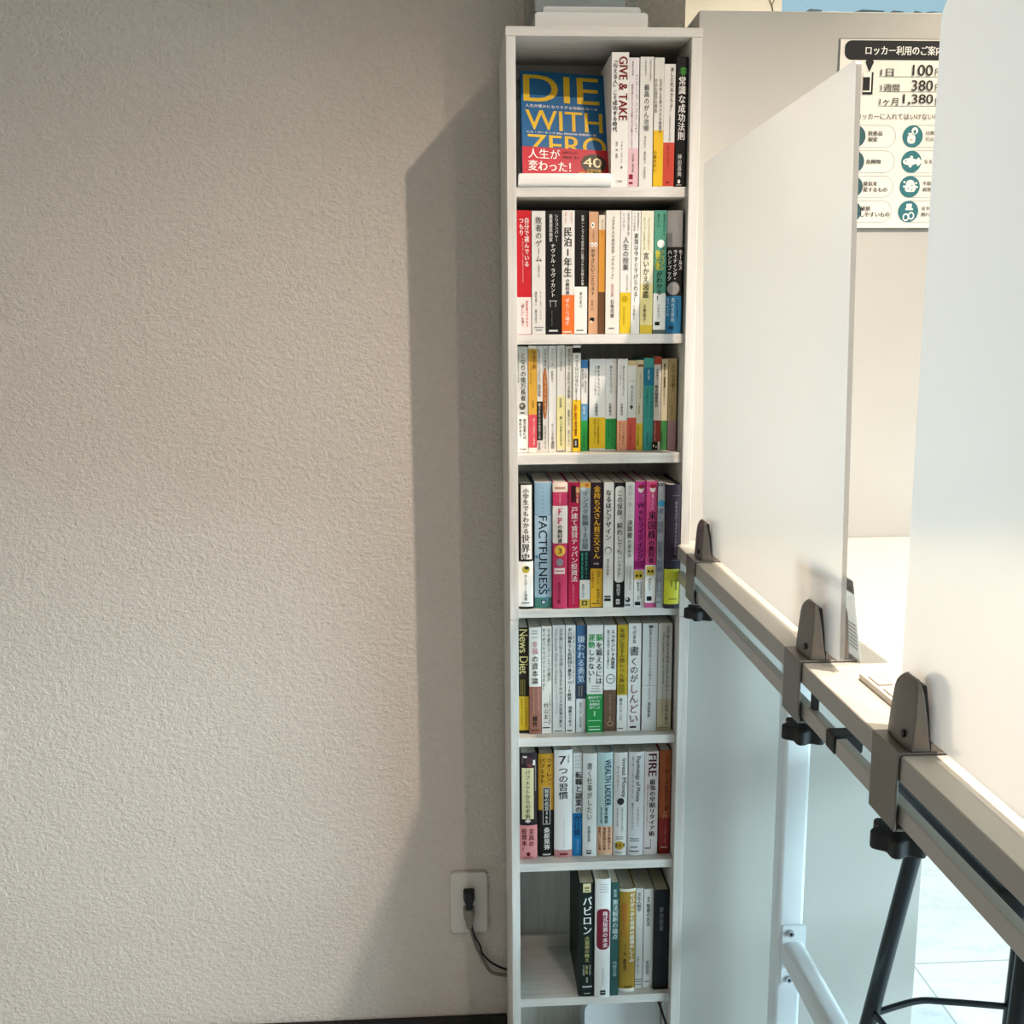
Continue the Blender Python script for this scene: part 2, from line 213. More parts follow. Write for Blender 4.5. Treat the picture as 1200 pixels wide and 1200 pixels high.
 (2,'white book with sparse grey title,fifth from left on third shelf',0.1475,0.1599,1.6151,0.1685,0.128,'e2dfd9','d8d2c4',0,[],None,[('ファンベース',0.0056,0.1641,0.1361,'5a5856',0.0053,'v'),('佐藤尚之',0.0056,0.1295,0.1111,'5a5856',0.0032,'v'),('ちくま新書刊',0.0062,0.046,0.0051,'5a5856',0.0044,'v')],[('q',0.0062,0.0104,0.003,0.0053,'b8b4ac')]),
 (2,'white book with a pale yellow lower band,sixth from left on third shelf',0.1606,0.1736,1.6135,0.169,0.128,'dddbd3','d8d2c4',0,[],(0.0045,0.0892,'d8cf94'),[('コロナと生きる',0.0062,0.1641,0.1288,'5a5856',0.0044,'v'),('内田樹',0.0056,0.0866,0.071,'161412',0.0035,'v'),('厳しい世界を生きる',0.0062,0.0578,0.0098,'3a3620',0.0041,'v')],[('q',0.0065,0.0015,0.0059,0.0009,'8a7a5a')]),
 (2,'white book with a cream lower band left of the black-topped one',0.1743,0.185,1.6121,0.1677,0.128,'e0ddd4','d8d2c4',0,[],(0.0006,0.0851,'dcd6b4'),[('言わなくても伝わる技術',0.005,0.164,0.0856,'3a3838',0.0044,'v'),('前野ひろ 若い人へ',0.005,0.068,0.0089,'4a4636',0.0035,'v')],[]),
 (2,'white book with black top patch and bright yellow lower band,third shelf',0.1854,0.1975,1.6081,0.1688,0.128,'e2dfd7','d8d2c4',0,[(0.1568,0.1648,'141210')],(0.0006,0.0828,'e0b41a'),[('言ってはいけない',0.0059,0.1539,0.1041,'2a2828',0.0056,'v'),('残酷すぎる真実',0.0053,0.1024,0.0799,'161412',0.0029,'v'),('新書大賞',0.0044,0.077,0.0255,'a83a1a',0.0059,'v'),('受賞',0.0053,0.0506,0.0255,'161412',0.0035,'v')],[('q',0.0047,0.0143,0.0041,0.0072,'1a1816'),('q',0.0047,0.0143,0.0012,0.0042,'a8a6a0')]),
 (2,'thin blue,white and green banded pocket book on the third shelf',0.1998,0.2099,1.617,0.1455,0.105,'e0ddd6','d8d2c4',0,[(0.1327,0.1455,'3e78ac'),(0.0494,0.0763,'5a92bc')],(0.0006,0.0494,'1d8a3a'),[('その問題 経済の先生',0.0068,0.1319,0.0939,'161412',0.0033,'v'),('経済学入門',0.0021,0.1319,0.1012,'161412',0.0033,'v'),('明治',0.0045,0.0724,0.06,'e8eef2',0.0036,'v'),('マンガでわかる人生',0.0045,0.0423,0.0051,'0c3a18',0.0033,'v')],[]),
 (2,'wide white pocket book with a yellow band,leftmost of three alike',0.2139,0.2396,1.625,0.1469,0.105,'e9e6df','d8d2c4',0,[],(0.0036,0.0539,'e3b91c'),[('夢をかなえるゾウ',0.0146,0.1364,0.0872,'4a4846',0.0045,'v'),('ガネーシャの教え',0.0093,0.1364,0.0887,'5a5856',0.003,'v'),('水野敬也',0.0117,0.0768,0.056,'161412',0.0048,'v'),('シリーズ累計四百万部の',0.0146,0.0516,0.0096,'3a2c06',0.0039,'v'),('大ベストセラー！',0.009,0.0516,0.0111,'3a2c06',0.0042,'vb')],[]),
 (2,'white pocket book with a green band,middle of three alike',0.2399,0.2576,1.625,0.1467,0.105,'e6e3dc','d8d2c4',0,[],(0.0021,0.0515,'1f8c3c'),[('夢をかなえるゾウ',0.0084,0.1362,0.0915,'4a4846',0.0045,'v'),('水野敬也',0.0078,0.0767,0.056,'161412',0.0045,'v'),('願いが叶うひみつの',0.0111,0.0485,0.0081,'0a3a16',0.0036,'v'),('大ベストセラー！',0.0054,0.0485,0.0111,'0a3a16',0.0036,'vb')],[]),
 (2,'white pocket book with a salmon band,rightmost of three alike',0.2584,0.2745,1.6204,0.1467,0.105,'e4e1da','d8d2c4',0,[],(0.0006,0.0487,'e49a72'),[('夢をかなえるゾウ',0.0096,0.1362,0.0872,'4a4846',0.0039,'v'),('ブラックガネーシャ',0.0042,0.1362,0.1034,'5a5856',0.0027,'v'),('水野敬也',0.0072,0.0769,0.0561,'161412',0.0042,'v'),('シリーズ累計の',0.0099,0.0457,0.0084,'5c2a14',0.0033,'v'),('大ベストセラー！',0.0045,0.0457,0.0069,'5c2a14',0.0036,'vb')],[]),
 (2,'white pocket book with a red band and small diamond mark,third shelf',0.2752,0.2887,1.6212,0.1442,0.105,'dfdcd2','d8d2c4',0,[(0.136,0.1442,'cdb98a')],(0.0006,0.0529,'c44a38'),[('四つの心がまえ',0.0066,0.1047,0.0752,'5a564e',0.0042,'v'),('人生を語る',0.0051,0.044,0.0081,'7a1a12',0.003,'v')],[('d',0.006,0.0701,0.003,0.0044,'4a4640'),('q',0.0069,0.1114,0.006,0.0003,'9a968e')]),
 (2,'thin cream pocket book with a yellow band left of the teal one',0.2895,0.3006,1.6224,0.1446,0.105,'e0dabd','d8d2c4',0,[(0.1335,0.1446,'dccfa4')],(0.0006,0.0437,'dcbc2e'),[('うまくいっている人',0.006,0.125,0.0838,'7a7052',0.0036,'v'),('弓場隆訳',0.0045,0.0764,0.0586,'6a6248',0.0033,'v'),('大切にする言葉集',0.0033,0.0408,0.0078,'7a5a0a',0.0039,'v')],[('q',0.006,0.1359,0.0042,0.0018,'8a4a2a')]),
 (2,'teal pocket book with a blue title block on the third shelf',0.3009,0.3168,1.6207,0.1478,0.105,'3fa39a','d8d2c4',0,[(0.1346,0.1478,'4aaea4'),(0.1044,0.1323,'1f7fa0')],None,[('新装',0.0075,0.13,0.1132,'bfe4ea',0.0039,'v'),('シンプルに考える生き方',0.0123,0.1,0.0526,'0f5a56',0.0036,'v'),('心を整えるヒント',0.0054,0.1,0.0526,'0f5a56',0.0036,'v'),('マルクス',0.0063,0.0288,0.0078,'0c3a38',0.0048,'v')],[]),
 (2,'thin pocket book with red top,white middle and dark red band',0.3173,0.3281,1.6191,0.1497,0.105,'e2ded4','d8d2c4',0,[(0.1375,0.1497,'bb4a34')],(0.0138,0.0482,'8a2c1c'),[('私の財産告白',0.0039,0.1053,0.0698,'161412',0.0057,'vb'),('本多静六',0.0045,0.1308,0.1141,'5a5856',0.0036,'v'),('伝説の富豪の名著',0.0024,0.0461,0.0153,'e2b49a',0.0033,'v')],[('q',0.0024,0.0072,0.0048,0.0066,'1a1412'),('e',0.0006,0.0072,0.0015,0.0024,'d8d0c0'),('e',0.0048,0.0054,0.0012,0.0018,'d8d0c0')]),
 (2,'thin cream pocket book with a green lower band near right end of third shelf',0.3291,0.3396,1.6177,0.1462,0.105,'dccfae','d8d2c4',0,[],(0.0006,0.0481,'3a7a3c'),[('思考は現実を変える',0.0042,0.1322,0.0728,'5a4a2a',0.0033,'v'),('生きる力',0.0015,0.0288,0.0048,'10300f',0.0042,'v')],[('q',0.0042,0.1357,0.0012,0.0027,'5a4a2a'),('q',0.0048,0.1093,0.0012,0.0088,'6a5424')]),
 (2,'tan pocket book with a mauve lower band,right end of third shelf',0.3399,0.3525,1.6137,0.1468,0.105,'c2aa76','d8d2c4',0,[],(0.0006,0.0483,'a8848a'),[('人の心が動く',0.0066,0.1386,0.0935,'5c4a20',0.006,'v'),('話し方入門',0.0054,0.0735,0.0572,'5c4a20',0.0032,'v')],[]),
 (3,'bulging black-edged white book with cartoonish black title,left end of fourth shelf',0.0965,0.1199,1.5885,0.2057,0.128,'14110f','d8d2c4',0.006,[],(0.0037,0.0788,'eae7e0'),[('小学生でもわかる',0.0119,0.198,0.1239,'161412',0.0101,'vb'),('世界史',0.0113,0.1233,0.0779,'161412',0.0142,'vb'),('ぴよぴーよ速報',0.011,0.0575,0.0139,'2a2826',0.005,'v')],[('q',0.0127,0.1426,0.0086,0.0604,'e6e3dc'),('e',0.0116,0.0657,0.0062,0.0061,'b8a83a'),('e',0.013,0.0682,0.0039,0.0028,'3a3a30'),('q',0.011,0.0099,0.0065,0.0009,'6a6866')]),
 (3,'light blue book with huge black sideways capitals on the fourth shelf',0.1228,0.15,1.5919,0.206,0.128,'aecbdc','d8d2c4',0.002,[(0.1517,0.206,'8fb2c6'),(0.0,0.0176,'4f8a80')],None,[('FACTFULNESS',0.0131,0.1517,0.0232,'23262e',0.0137,'r')],[('q',0.0137,0.0099,0.0036,0.0037,'24304a'),('q',0.0137,0.0099,0.0024,0.0025,'c4d4dc'),('e',0.0137,0.1965,0.0009,0.0009,'5c8294'),('e',0.0137,0.1903,0.0009,0.0009,'5c8294'),('e',0.0137,0.184,0.0009,0.0009,'5c8294'),('e',0.0137,0.1777,0.0009,0.0009,'5c8294'),('e',0.0137,0.1715,0.0009,0.0009,'5c8294'),('e',0.0137,0.1652,0.0009,0.0009,'5c8294'),('e',0.0137,0.1589,0.0009,0.0009,'5c8294'),('e',0.0018,0.0729,0.0024,0.0042,'a8b8cc'),('e',0.0221,0.03,0.0021,0.0028,'5f8aa8'),('e',0.003,0.0851,0.0024,0.0027,'5f8aa8'),('e',0.0191,0.0161,0.0027,0.0034,'6a94b4')]),
 (3,'pink book with a white title block and yellow disc,fourth shelf',0.1514,0.1749,1.5852,0.2066,0.128,'c23a62','d8d2c4',0.0015,[(0.1912,0.2066,'ead8c8'),(0.1082,0.1689,'ece6e0')],None,[('FP',0.0113,0.1674,0.138,'d04a6a',0.0137,'vb'),('の教科書',0.0113,0.1389,0.1085,'161412',0.0083,'vb'),('みんなが欲しい',0.0113,0.1888,0.1704,'f0c8d0',0.0033,'v'),('３',0.0113,0.1019,0.0903,'161412',0.0101,'vb'),('滝澤ななみ',0.0101,0.0449,0.0151,'6a0c2a',0.0059,'v')],[('e',0.0113,0.0961,0.0086,0.0094,'e8b84a'),('e',0.011,0.077,0.0057,0.0061,'8a8a92'),('q',0.0107,0.0627,0.0086,0.0049,'ecdcd8'),('q',0.0107,0.0627,0.0071,0.001,'b8707c'),('q',0.0095,0.012,0.0024,0.003,'8a1a3a'),('q',0.0113,0.1977,0.0083,0.0018,'b88a7a')]),
 (3,'crimson book with white vertical title beside the pink one,fourth shelf',0.1767,0.1943,1.5879,0.2059,0.128,'b51c48','d8d2c4',0,[],None,[('戸建て賃貸テッパン投資法',0.0095,0.1672,0.0435,'f4eef0',0.0113,'v'),('年収が少なくても',0.0081,0.0392,0.0068,'e8a8b8',0.003,'v'),('初心者',0.014,0.1994,0.1725,'f0d4a0',0.0039,'v')],[('q',0.0078,0.1875,0.0039,0.0135,'3a0c1c'),('q',0.0146,0.1934,0.003,0.0042,'e0b070')]),
 (3,'grey blue book with a black block and yellow ends,fourth shelf',0.1952,0.2116,1.5876,0.2057,0.128,'a3adb2','d8d2c4',0,[(0.1968,0.2057,'e0b24a'),(0.0466,0.0948,'15201e'),(0.0142,0.0466,'d8d8d4'),(0.0,0.0142,'d2b04a')],None,[('インスタ投稿30日間',0.0084,0.1926,0.097,'3f4c58',0.0102,'v'),('売れるデザイン',0.0102,0.0924,0.0481,'3fb0a0',0.0042,'v'),('集客の教科書',0.0036,0.0924,0.0481,'3fb0a0',0.0036,'v'),('角田とおる',0.0054,0.0404,0.0167,'161412',0.0039,'v')],[('e',0.0048,0.1956,0.0042,0.003,'c8d4d8'),('e',0.0108,0.2015,0.003,0.003,'d06a3a'),('q',0.0078,0.0081,0.0042,0.0038,'3a3020'),('e',0.0078,0.0081,0.0024,0.0025,'d2b04a')]),
 (3,'dark purple book with yellow title and a yellow band,fourth shelf',0.2129,0.232,1.5883,0.2053,0.128,'2e1c26','d8d2c4',0,[],(0.0012,0.065,'d6a41e'),[('金持ち父さん貧乏父さん',0.0096,0.2002,0.0806,'e0ac2e',0.0114,'vb'),('ロバート・キヨサキ',0.012,0.0623,0.0081,'3a2608',0.006,'v'),('白根美保子訳',0.0033,0.0623,0.0322,'a03a1a',0.0033,'v'),('改訂版',0.0087,0.0745,0.0715,'e8e0d0',0.0027,'h')],[('q',0.0087,0.0068,0.0072,0.0009,'6a4a10')]),
 (3,'white book with bold black title and a small outlined face,fourth shelf',0.2331,0.249,1.5856,0.2054,0.128,'dfdcd6','d8d2c4',0,[],None,[('なるほどデザイン',0.0075,0.1944,0.1112,'161412',0.0099,'vb'),('筒井美希著',0.0072,0.0815,0.054,'161412',0.0033,'v')],[('e',0.0075,0.0952,0.0054,0.0058,'3a3836'),('e',0.0075,0.0946,0.0045,0.0049,'e4e1da'),('q',0.0072,0.0186,0.0051,0.0013,'161412'),('q',0.0072,0.0133,0.0051,0.0022,'161412')]),
 (3,'black book whose title sits in a long white rounded panel,fourth shelf',0.2502,0.267,1.5876,0.2048,0.128,'171412','d8d2c4',0,[],None,[('この保険、解約しても',0.0087,0.1929,0.0874,'1c1a18',0.0093,'v'),('いいですか？',0.0087,0.0862,0.0454,'3a3836',0.0066,'v'),('後田亨',0.0078,0.0393,0.0186,'e4e2dc',0.0066,'v')],[('c',0.009,0.1202,0.0078,0.0788,'e6e3dc'),('q',0.0072,0.0093,0.003,0.0043,'c8c6c0'),('q',0.0072,0.0093,0.0021,0.0009,'3a3836')]),
 (3,'pale grey book with dark narrow title left of the two magenta ones',0.2679,0.282,1.584,0.2051,0.128,'d3d2ce','d8d2c4',0,[],None,[('会計一新しい',0.0072,0.2016,0.1472,'a8a6a2',0.0078,'v'),('決算書',0.0069,0.1454,0.1146,'2a2826',0.009,'v'),('の読み方',0.0069,0.1131,0.0827,'2a2826',0.006,'v'),('大手町のランダムウォーカー',0.0033,0.069,0.0229,'8a8886',0.0024,'v'),('利益を生む数字術',0.0087,0.069,0.0291,'8a8886',0.0027,'v')],[('e',0.0051,0.013,0.0039,0.004,'161412'),('e',0.0039,0.0142,0.0015,0.0015,'d3d2ce'),('q',0.0051,0.0043,0.0042,0.0018,'6a6866')]),
 (3,'magenta book with dark vertical title,left of the two alike',0.2828,0.3002,1.5838,0.2067,0.128,'c0398c','d8d2c4',0,[(0.0,0.0626,'e2dfda')],None,[('世界一やさしい',0.0129,0.1865,0.1745,'f0d0e4',0.0027,'v'),('Webライティング',0.0093,0.1739,0.0785,'4c0a36',0.0114,'vb'),('教科書 入門',0.0069,0.0426,0.0118,'161412',0.0036,'v'),('染谷昌利著',0.0117,0.0426,0.0149,'5a5856',0.003,'v')],[('e',0.0093,0.1948,0.0048,0.0065,'e8d4d0'),('e',0.0093,0.1984,0.0051,0.0036,'8a1a3a'),('q',0.0081,0.0717,0.0078,0.0061,'8a1460'),('q',0.0075,0.054,0.0066,0.0068,'d8bc3a'),('e',0.0045,0.0528,0.0018,0.0025,'161412'),('e',0.0105,0.0528,0.0018,0.0025,'161412'),('q',0.0063,0.0065,0.0045,0.0031,'161412')]),
 (3,'pink book with dark title and a white band,right of the two alike',0.3005,0.3175,1.5801,0.207,0.128,'c8487c','d8d2c4',0,[(0.0,0.0093,'c8588c')],(0.0084,0.0707,'e4e1dc'),[('世界一やさしい',0.0097,0.1874,0.1614,'f4d8e4',0.0035,'v'),('米国株',0.0094,0.1593,0.1132,'3a0c2c',0.0135,'vb'),('の教科書',0.0091,0.1123,0.0735,'3a0c2c',0.0091,'vb'),('はちどう',0.0073,0.0502,0.0287,'161412',0.0059,'v')],[('e',0.0097,0.1957,0.0047,0.0065,'e8d4d0'),('e',0.0097,0.1993,0.005,0.0036,'a01c3c'),('q',0.0082,0.0616,0.0064,0.0074,'d4bc4a'),('e',0.0053,0.0606,0.0018,0.0024,'161412'),('e',0.0111,0.0606,0.0018,0.0024,'161412'),('q',0.0067,0.0155,0.0041,0.0037,'161412')]),
 (3,'slim grey book with blue grey lettering beside the thick dark purple one',0.3183,0.3294,1.5766,0.2055,0.128,'9fa0a2','d8d2c4',0,[],None,[('書く技術・伝える技術',0.0045,0.1647,0.0599,'4a5a78',0.0093,'v'),('倉島保美',0.0021,0.0498,0.0176,'5a5856',0.0027,'v'),('改訂新版',0.0066,0.0498,0.0176,'5a5856',0.0027,'v')],[('e',0.003,0.2019,0.003,0.0026,'161412'),('e',0.0084,0.2019,0.003,0.0026,'161412'),('e',0.003,0.2019,0.0015,0.0012,'9fa0a2'),('e',0.0084,0.2019,0.0015,0.0012,'9fa0a2'),('e',0.0057,0.1716,0.0054,0.0054,'3a8ab0'),('q',0.0021,0.0099,0.0042,0.0009,'5a5856')]),
 (3,'thick dark purple book with yellow band,jutting out at right end of fourth shelf',0.3301,0.3542,1.571,0.2024,0.13,'2b2330','d8d2c4',0.004,[],(0.0075,0.0654,'c4c22c'),[('売れるコピーライティング単語帖',0.0165,0.1758,0.0883,'a89ab4',0.0043,'v'),('神田昌典',0.0185,0.0481,0.0301,'3a3a08',0.0033,'v'),('衣田順一',0.0114,0.0481,0.0331,'3a3a08',0.0033,'v')],[('q',0.0163,0.1851,0.0061,0.0005,'6a6274'),('q',0.0163,0.08,0.0061,0.0005,'6a6274'),('q',0.0137,0.016,0.0066,0.0008,'6a6a10')]),
 (4,'black book with gold sideways serif title and yellow band,left end of fifth shelf',0.097,0.113,1.6084,0.183,0.128,'231f14','d8d2c4',0,[],(0.0049,0.0643,'cba81e'),[('News Diet',0.008,0.1801,0.1036,'d8c98a',0.0142,'r'),('情報があふれる世界で',0.004,0.0618,0.0114,'6a540c',0.0031,'v'),('よりよく生きる方法',0.0111,0.0618,0.0114,'6a540c',0.0031,'v')],[('q',0.0031,0.0795,0.0006,0.0142,'8a7a3a'),('q',0.0062,0.0795,0.0006,0.0142,'8a7a3a'),('q',0.0092,0.0795,0.0006,0.0142,'8a7a3a')]),
 (4,'white book with one pink word and a brown band,fifth shelf',0.1139,0.1333,1.6007,0.1848,0.128,'dedbd4','d8d2c4',0.0012,[],(0.0006,0.0834,'8a5a4a'),[('幸福',0.0092,0.1619,0.1391,'d08a98',0.0104,'v'),('の資本論',0.0092,0.1375,0.0875,'1c1a1a',0.011,'v'),('橘玲',0.0092,0.0328,0.0133,'1c0e0a',0.0083,'vb'),('あなたの人生を変える本',0.0071,0.0802,0.0367,'c8a898',0.0031,'v'),('幸せの条件は三つある',0.0147,0.0802,0.0415,'c8a898',0.0028,'v')],[('q',0.0089,0.1792,0.0046,0.0005,'5a5856'),('q',0.0089,0.1745,0.0046,0.0005,'5a5856'),('q',0.0089,0.1679,0.0046,0.0004,'5a5856'),('q',0.0083,0.0075,0.0074,0.001,'5a3024')]),
 (4,'white book with two thin black columns of lettering,third from left on fifth shelf',0.1345,0.1511,1.6041,0.1856,0.128,'dddad2','d8d2c4',0,[],None,[('なぜ星付きシェフの僕が',0.012,0.1824,0.0903,'1c1a1a',0.0062,'v'),('サイゼリヤでバイトするのか？',0.0037,0.1824,0.0736,'1c1a1a',0.0058,'v'),('村山太一',0.0071,0.0543,0.0147,'2a2826',0.008,'v'),('二十五年間の幸せな仕事術',0.0135,0.071,0.0153,'4a4846',0.0034,'v')],[('q',0.0077,0.0101,0.0062,0.001,'161412')]),
 (4,'grey white book with grey bilingual lettering left of the bold black-lettered one',0.1526,0.1729,1.6034,0.1872,0.128,'c9c8c4','d8d2c4',0,[],None,[('父が娘に伝える自由に生きるための30の投資の教え',0.0139,0.1822,0.0098,'4a4a48',0.0062,'v'),('The Simple Path to Wealth',0.0055,0.1816,0.0862,'6a6a68',0.0043,'r'),('ジェイエル・コリンズ',0.0065,0.0829,0.0345,'6a6a68',0.0034,'v')],[('q',0.0102,0.0036,0.0068,0.001,'7a7a78')]),
 (4,'white book with dense bold black title left of the blue one',0.1744,0.1905,1.6036,0.1867,0.128,'dcdad4','d8d2c4',0,[],None,[('ボロ物件でも高利回り激安アパート経営',0.0065,0.1826,0.0566,'141210',0.0068,'vb'),('加藤ひろゆき',0.0077,0.0475,0.0111,'161412',0.0059,'vb'),('入居率九割を誇る満室術',0.013,0.1795,0.0856,'6a6866',0.0028,'v')],[('q',0.0068,0.0039,0.0043,0.001,'161412')]),
 (4,'blue book with large pale vertical title and white foot,fifth shelf',0.1922,0.2082,1.6047,0.1854,0.128,'3f648c','d8d2c4',0,[(0.0,0.0589,'d8d7d3')],None,[('嫌われる勇気',0.008,0.1693,0.0873,'cdd8e4',0.013,'v'),('岸見一郎 古賀史健',0.0074,0.0524,0.0085,'5a5856',0.004,'v')],[('q',0.0074,0.0725,0.0068,0.0123,'3c3e44'),('q',0.0049,0.0725,0.0006,0.0091,'8a8a88'),('q',0.0093,0.0725,0.0006,0.0091,'8a8a88')]),
 (4,'wide white book with green and black title and a green band',0.2095,0.2361,1.6006,0.1867,0.128,'dcdad3','d8d2c4',0,[],(0.0007,0.0679,'118038'),[('脳',0.0201,0.1722,0.1595,'2f9a52',0.0111,'vb'),('を鍛えるには',0.0201,0.1583,0.0849,'1c1a1a',0.0111,'v'),('運動',0.0074,0.1722,0.1475,'2f9a52',0.0111,'vb'),('しかない！',0.0074,0.1462,0.0872,'1c1a1a',0.0111,'v'),('最新科学で',0.013,0.0649,0.0598,'e4eee4',0.0043,'h'),('わかった',0.013,0.0585,0.054,'e4eee4',0.0043,'h'),('脳細胞の',0.013,0.0527,0.0481,'e4eee4',0.0043,'h'),('増やし方',0.013,0.0468,0.0423,'e4eee4',0.0043,'h')],[('q',0.0145,0.0817,0.0068,0.0006,'8a8a88'),('q',0.0145,0.0775,0.0068,0.0006,'8a8a88'),('q',0.0145,0.0727,0.0093,0.0007,'8a8a88'),('q',0.013,0.0339,0.0012,0.0046,'a8d4b0'),('q',0.013,0.0215,0.0105,0.0006,'a8d4b0'),('q',0.013,0.0111,0.0093,0.0007,'a8d4b0'),('q',0.013,0.0059,0.0093,0.001,'d4e8d8')]),
 (4,'white book with a ring emblem and a brown band,fifth shelf',0.2384,0.2585,1.6036,0.1852,0.128,'e1ded8','d8d2c4',0,[],(0.0006,0.0735,'5e4232'),[('エッセンシャル思考',0.0146,0.1779,0.1089,'161412',0.0077,'vb'),('最少の時間で成果を最大に',0.0065,0.177,0.1102,'4a4846',0.0043,'v'),('グレッグ・マキューン著',0.0105,0.0661,0.0216,'d4b890',0.0034,'v')],[('e',0.0108,0.0928,0.0074,0.0083,'2a2826'),('e',0.0108,0.0928,0.0062,0.007,'e1ded8'),('q',0.0108,0.0928,0.0043,0.0006,'4a4846'),('e',0.0108,0.0144,0.0046,0.0049,'b89a7a'),('e',0.0108,0.0144,0.0034,0.0036,'5e4232')]),
 (4,'yellow book with white foot and brown vertical title,fifth shelf',0.2607,0.2777,1.6037,0.1853,0.128,'b89c28','d8d2c4',0,[(0.0,0.0639,'dedbd4')],None,[('幸福に至る人間レベル論',0.0074,0.1797,0.0858,'5c4a0a',0.0087,'v'),('藤本シゲユキ',0.0065,0.059,0.019,'4a4846',0.0059,'v')],[('q',0.0068,0.0752,0.0053,0.0084,'8a7416'),('q',0.0056,0.0052,0.005,0.0009,'5a5856')]),
 (4,'white book with large handwritten maroon lower lettering,fifth shelf',0.279,0.3004,1.6054,0.1869,0.128,'dcdad5','d8d2c4',0,[],None,[('書',0.0099,0.1479,0.1309,'2a2826',0.0168,'v'),('くのが',0.0099,0.1287,0.0847,'3a2c30',0.0137,'v'),('しんどい',0.0099,0.0821,0.0131,'7a4048',0.0162,'v'),('竹村俊助',0.0099,0.1828,0.152,'6a6866',0.0059,'v')],[('q',0.0093,0.0066,0.0053,0.0017,'1c1a1a')]),
 (4,'grey white book with small grey lettering and a dividing line,fifth shelf',0.3025,0.3277,1.6035,0.1869,0.128,'cfcecb','d8d2c4',0,[],None,[('役員になれる人が知っている大事なこと',0.0128,0.178,0.0788,'4a4846',0.0047,'v'),('濱田秀彦',0.0121,0.0513,0.0236,'1c1a1a',0.0056,'v'),('企業研修の神',0.0121,0.0756,0.0545,'8a8886',0.0028,'v')],[('q',0.0134,0.1812,0.0037,0.0023,'5a5856'),('q',0.0124,0.0795,0.0118,0.0003,'8a8886')]),
 (4,'grey white book with tan lower spine at the right end of fifth shelf',0.3283,0.3513,1.6017,0.1868,0.128,'cccac0','d8d2c4',0,[(0.0,0.0561,'bfb596')],None,[('父が娘に伝える自由に生きるための30の投資の教え',0.0156,0.1824,0.0111,'3f3d38',0.0059,'v'),('The Simple Path to Wealth',0.0084,0.1716,0.082,'6a6860',0.0044,'r'),('ジェイエル・コリンズ',0.0084,0.0788,0.0301,'6a6860',0.0034,'v')],[('q',0.0096,0.0056,0.0087,0.0007,'8a7a5a')]),
 (5,'dark book with cream title label and pink band,left end of sixth shelf',0.0968,0.1262,1.6004,0.1915,0.128,'2a1c20','d8d2c4',0.004,[],(0.0006,0.062,'cf8484'),[('バフェットからの手紙',0.0135,0.1622,0.0744,'1c1814',0.0094,'v'),('至高の',0.0194,0.0562,0.0231,'5c141c',0.0094,'vb'),('投資本！',0.0072,0.0569,0.0129,'5c141c',0.0094,'vb')],[('q',0.0135,0.1192,0.01,0.0461,'dcd2a4'),('q',0.0085,0.185,0.0038,0.0017,'d8d0cc'),('q',0.0241,0.1744,0.0022,0.0046,'e8e2dc'),('e',0.0157,0.1761,0.0069,0.0086,'4a3236'),('e',0.0166,0.1695,0.0044,0.0033,'7a3a3c'),('e',0.0047,0.1794,0.0019,0.0066,'5a484c'),('d',0.0135,0.0697,0.01,0.0061,'1a1412'),('d',0.0135,0.0697,0.0056,0.0034,'d8d0cc'),('e',0.0141,0.0095,0.0034,0.0037,'5c141c'),('q',0.0141,0.0037,0.0081,0.001,'8a4a4c'),('q',0.0266,0.1464,0.0009,0.0232,'8a7a7c')]),
 (5,'black and yellow book with a framed white phrase,second on sixth shelf',0.1287,0.1549,1.6077,0.1868,0.128,'151210','d8d2c4',0.002,[(0.0852,0.1868,'c8962c')],None,[('ウォーレン・',0.018,0.1792,0.1281,'241a08',0.0098,'vb'),('バフェット',0.0069,0.1792,0.1334,'241a08',0.0095,'vb'),('賢者の名言365',0.0139,0.1238,0.0609,'f0ece4',0.0082,'v'),('桑原晃弥',0.0145,0.0541,0.0126,'f0ece4',0.0104,'vb')],[('q',0.0139,0.0929,0.0063,0.0337,'d8d4cc'),('q',0.0139,0.0929,0.0055,0.0327,'151210'),('q',0.0142,0.0038,0.0069,0.0014,'b8b6b0')]),
 (5,'thick white book with large grey-black numeral and title,third on sixth shelf',0.1556,0.1861,1.6019,0.1946,0.128,'dfdedb','d8d2c4',0.005,[(0.0,0.014,'b98684')],None,[('7',0.0138,0.1887,0.167,'2a2a2c',0.0264,'v'),('つの習慣',0.0151,0.1656,0.1065,'2a2a2c',0.017,'v'),('スティーブン・アール・コヴィー',0.0164,0.0685,0.0188,'8a8a88',0.0028,'v'),('人格主義',0.0239,0.1868,0.1719,'6a6a68',0.0031,'v')],[('q',0.0157,0.0065,0.0069,0.0021,'7a2a30')]),
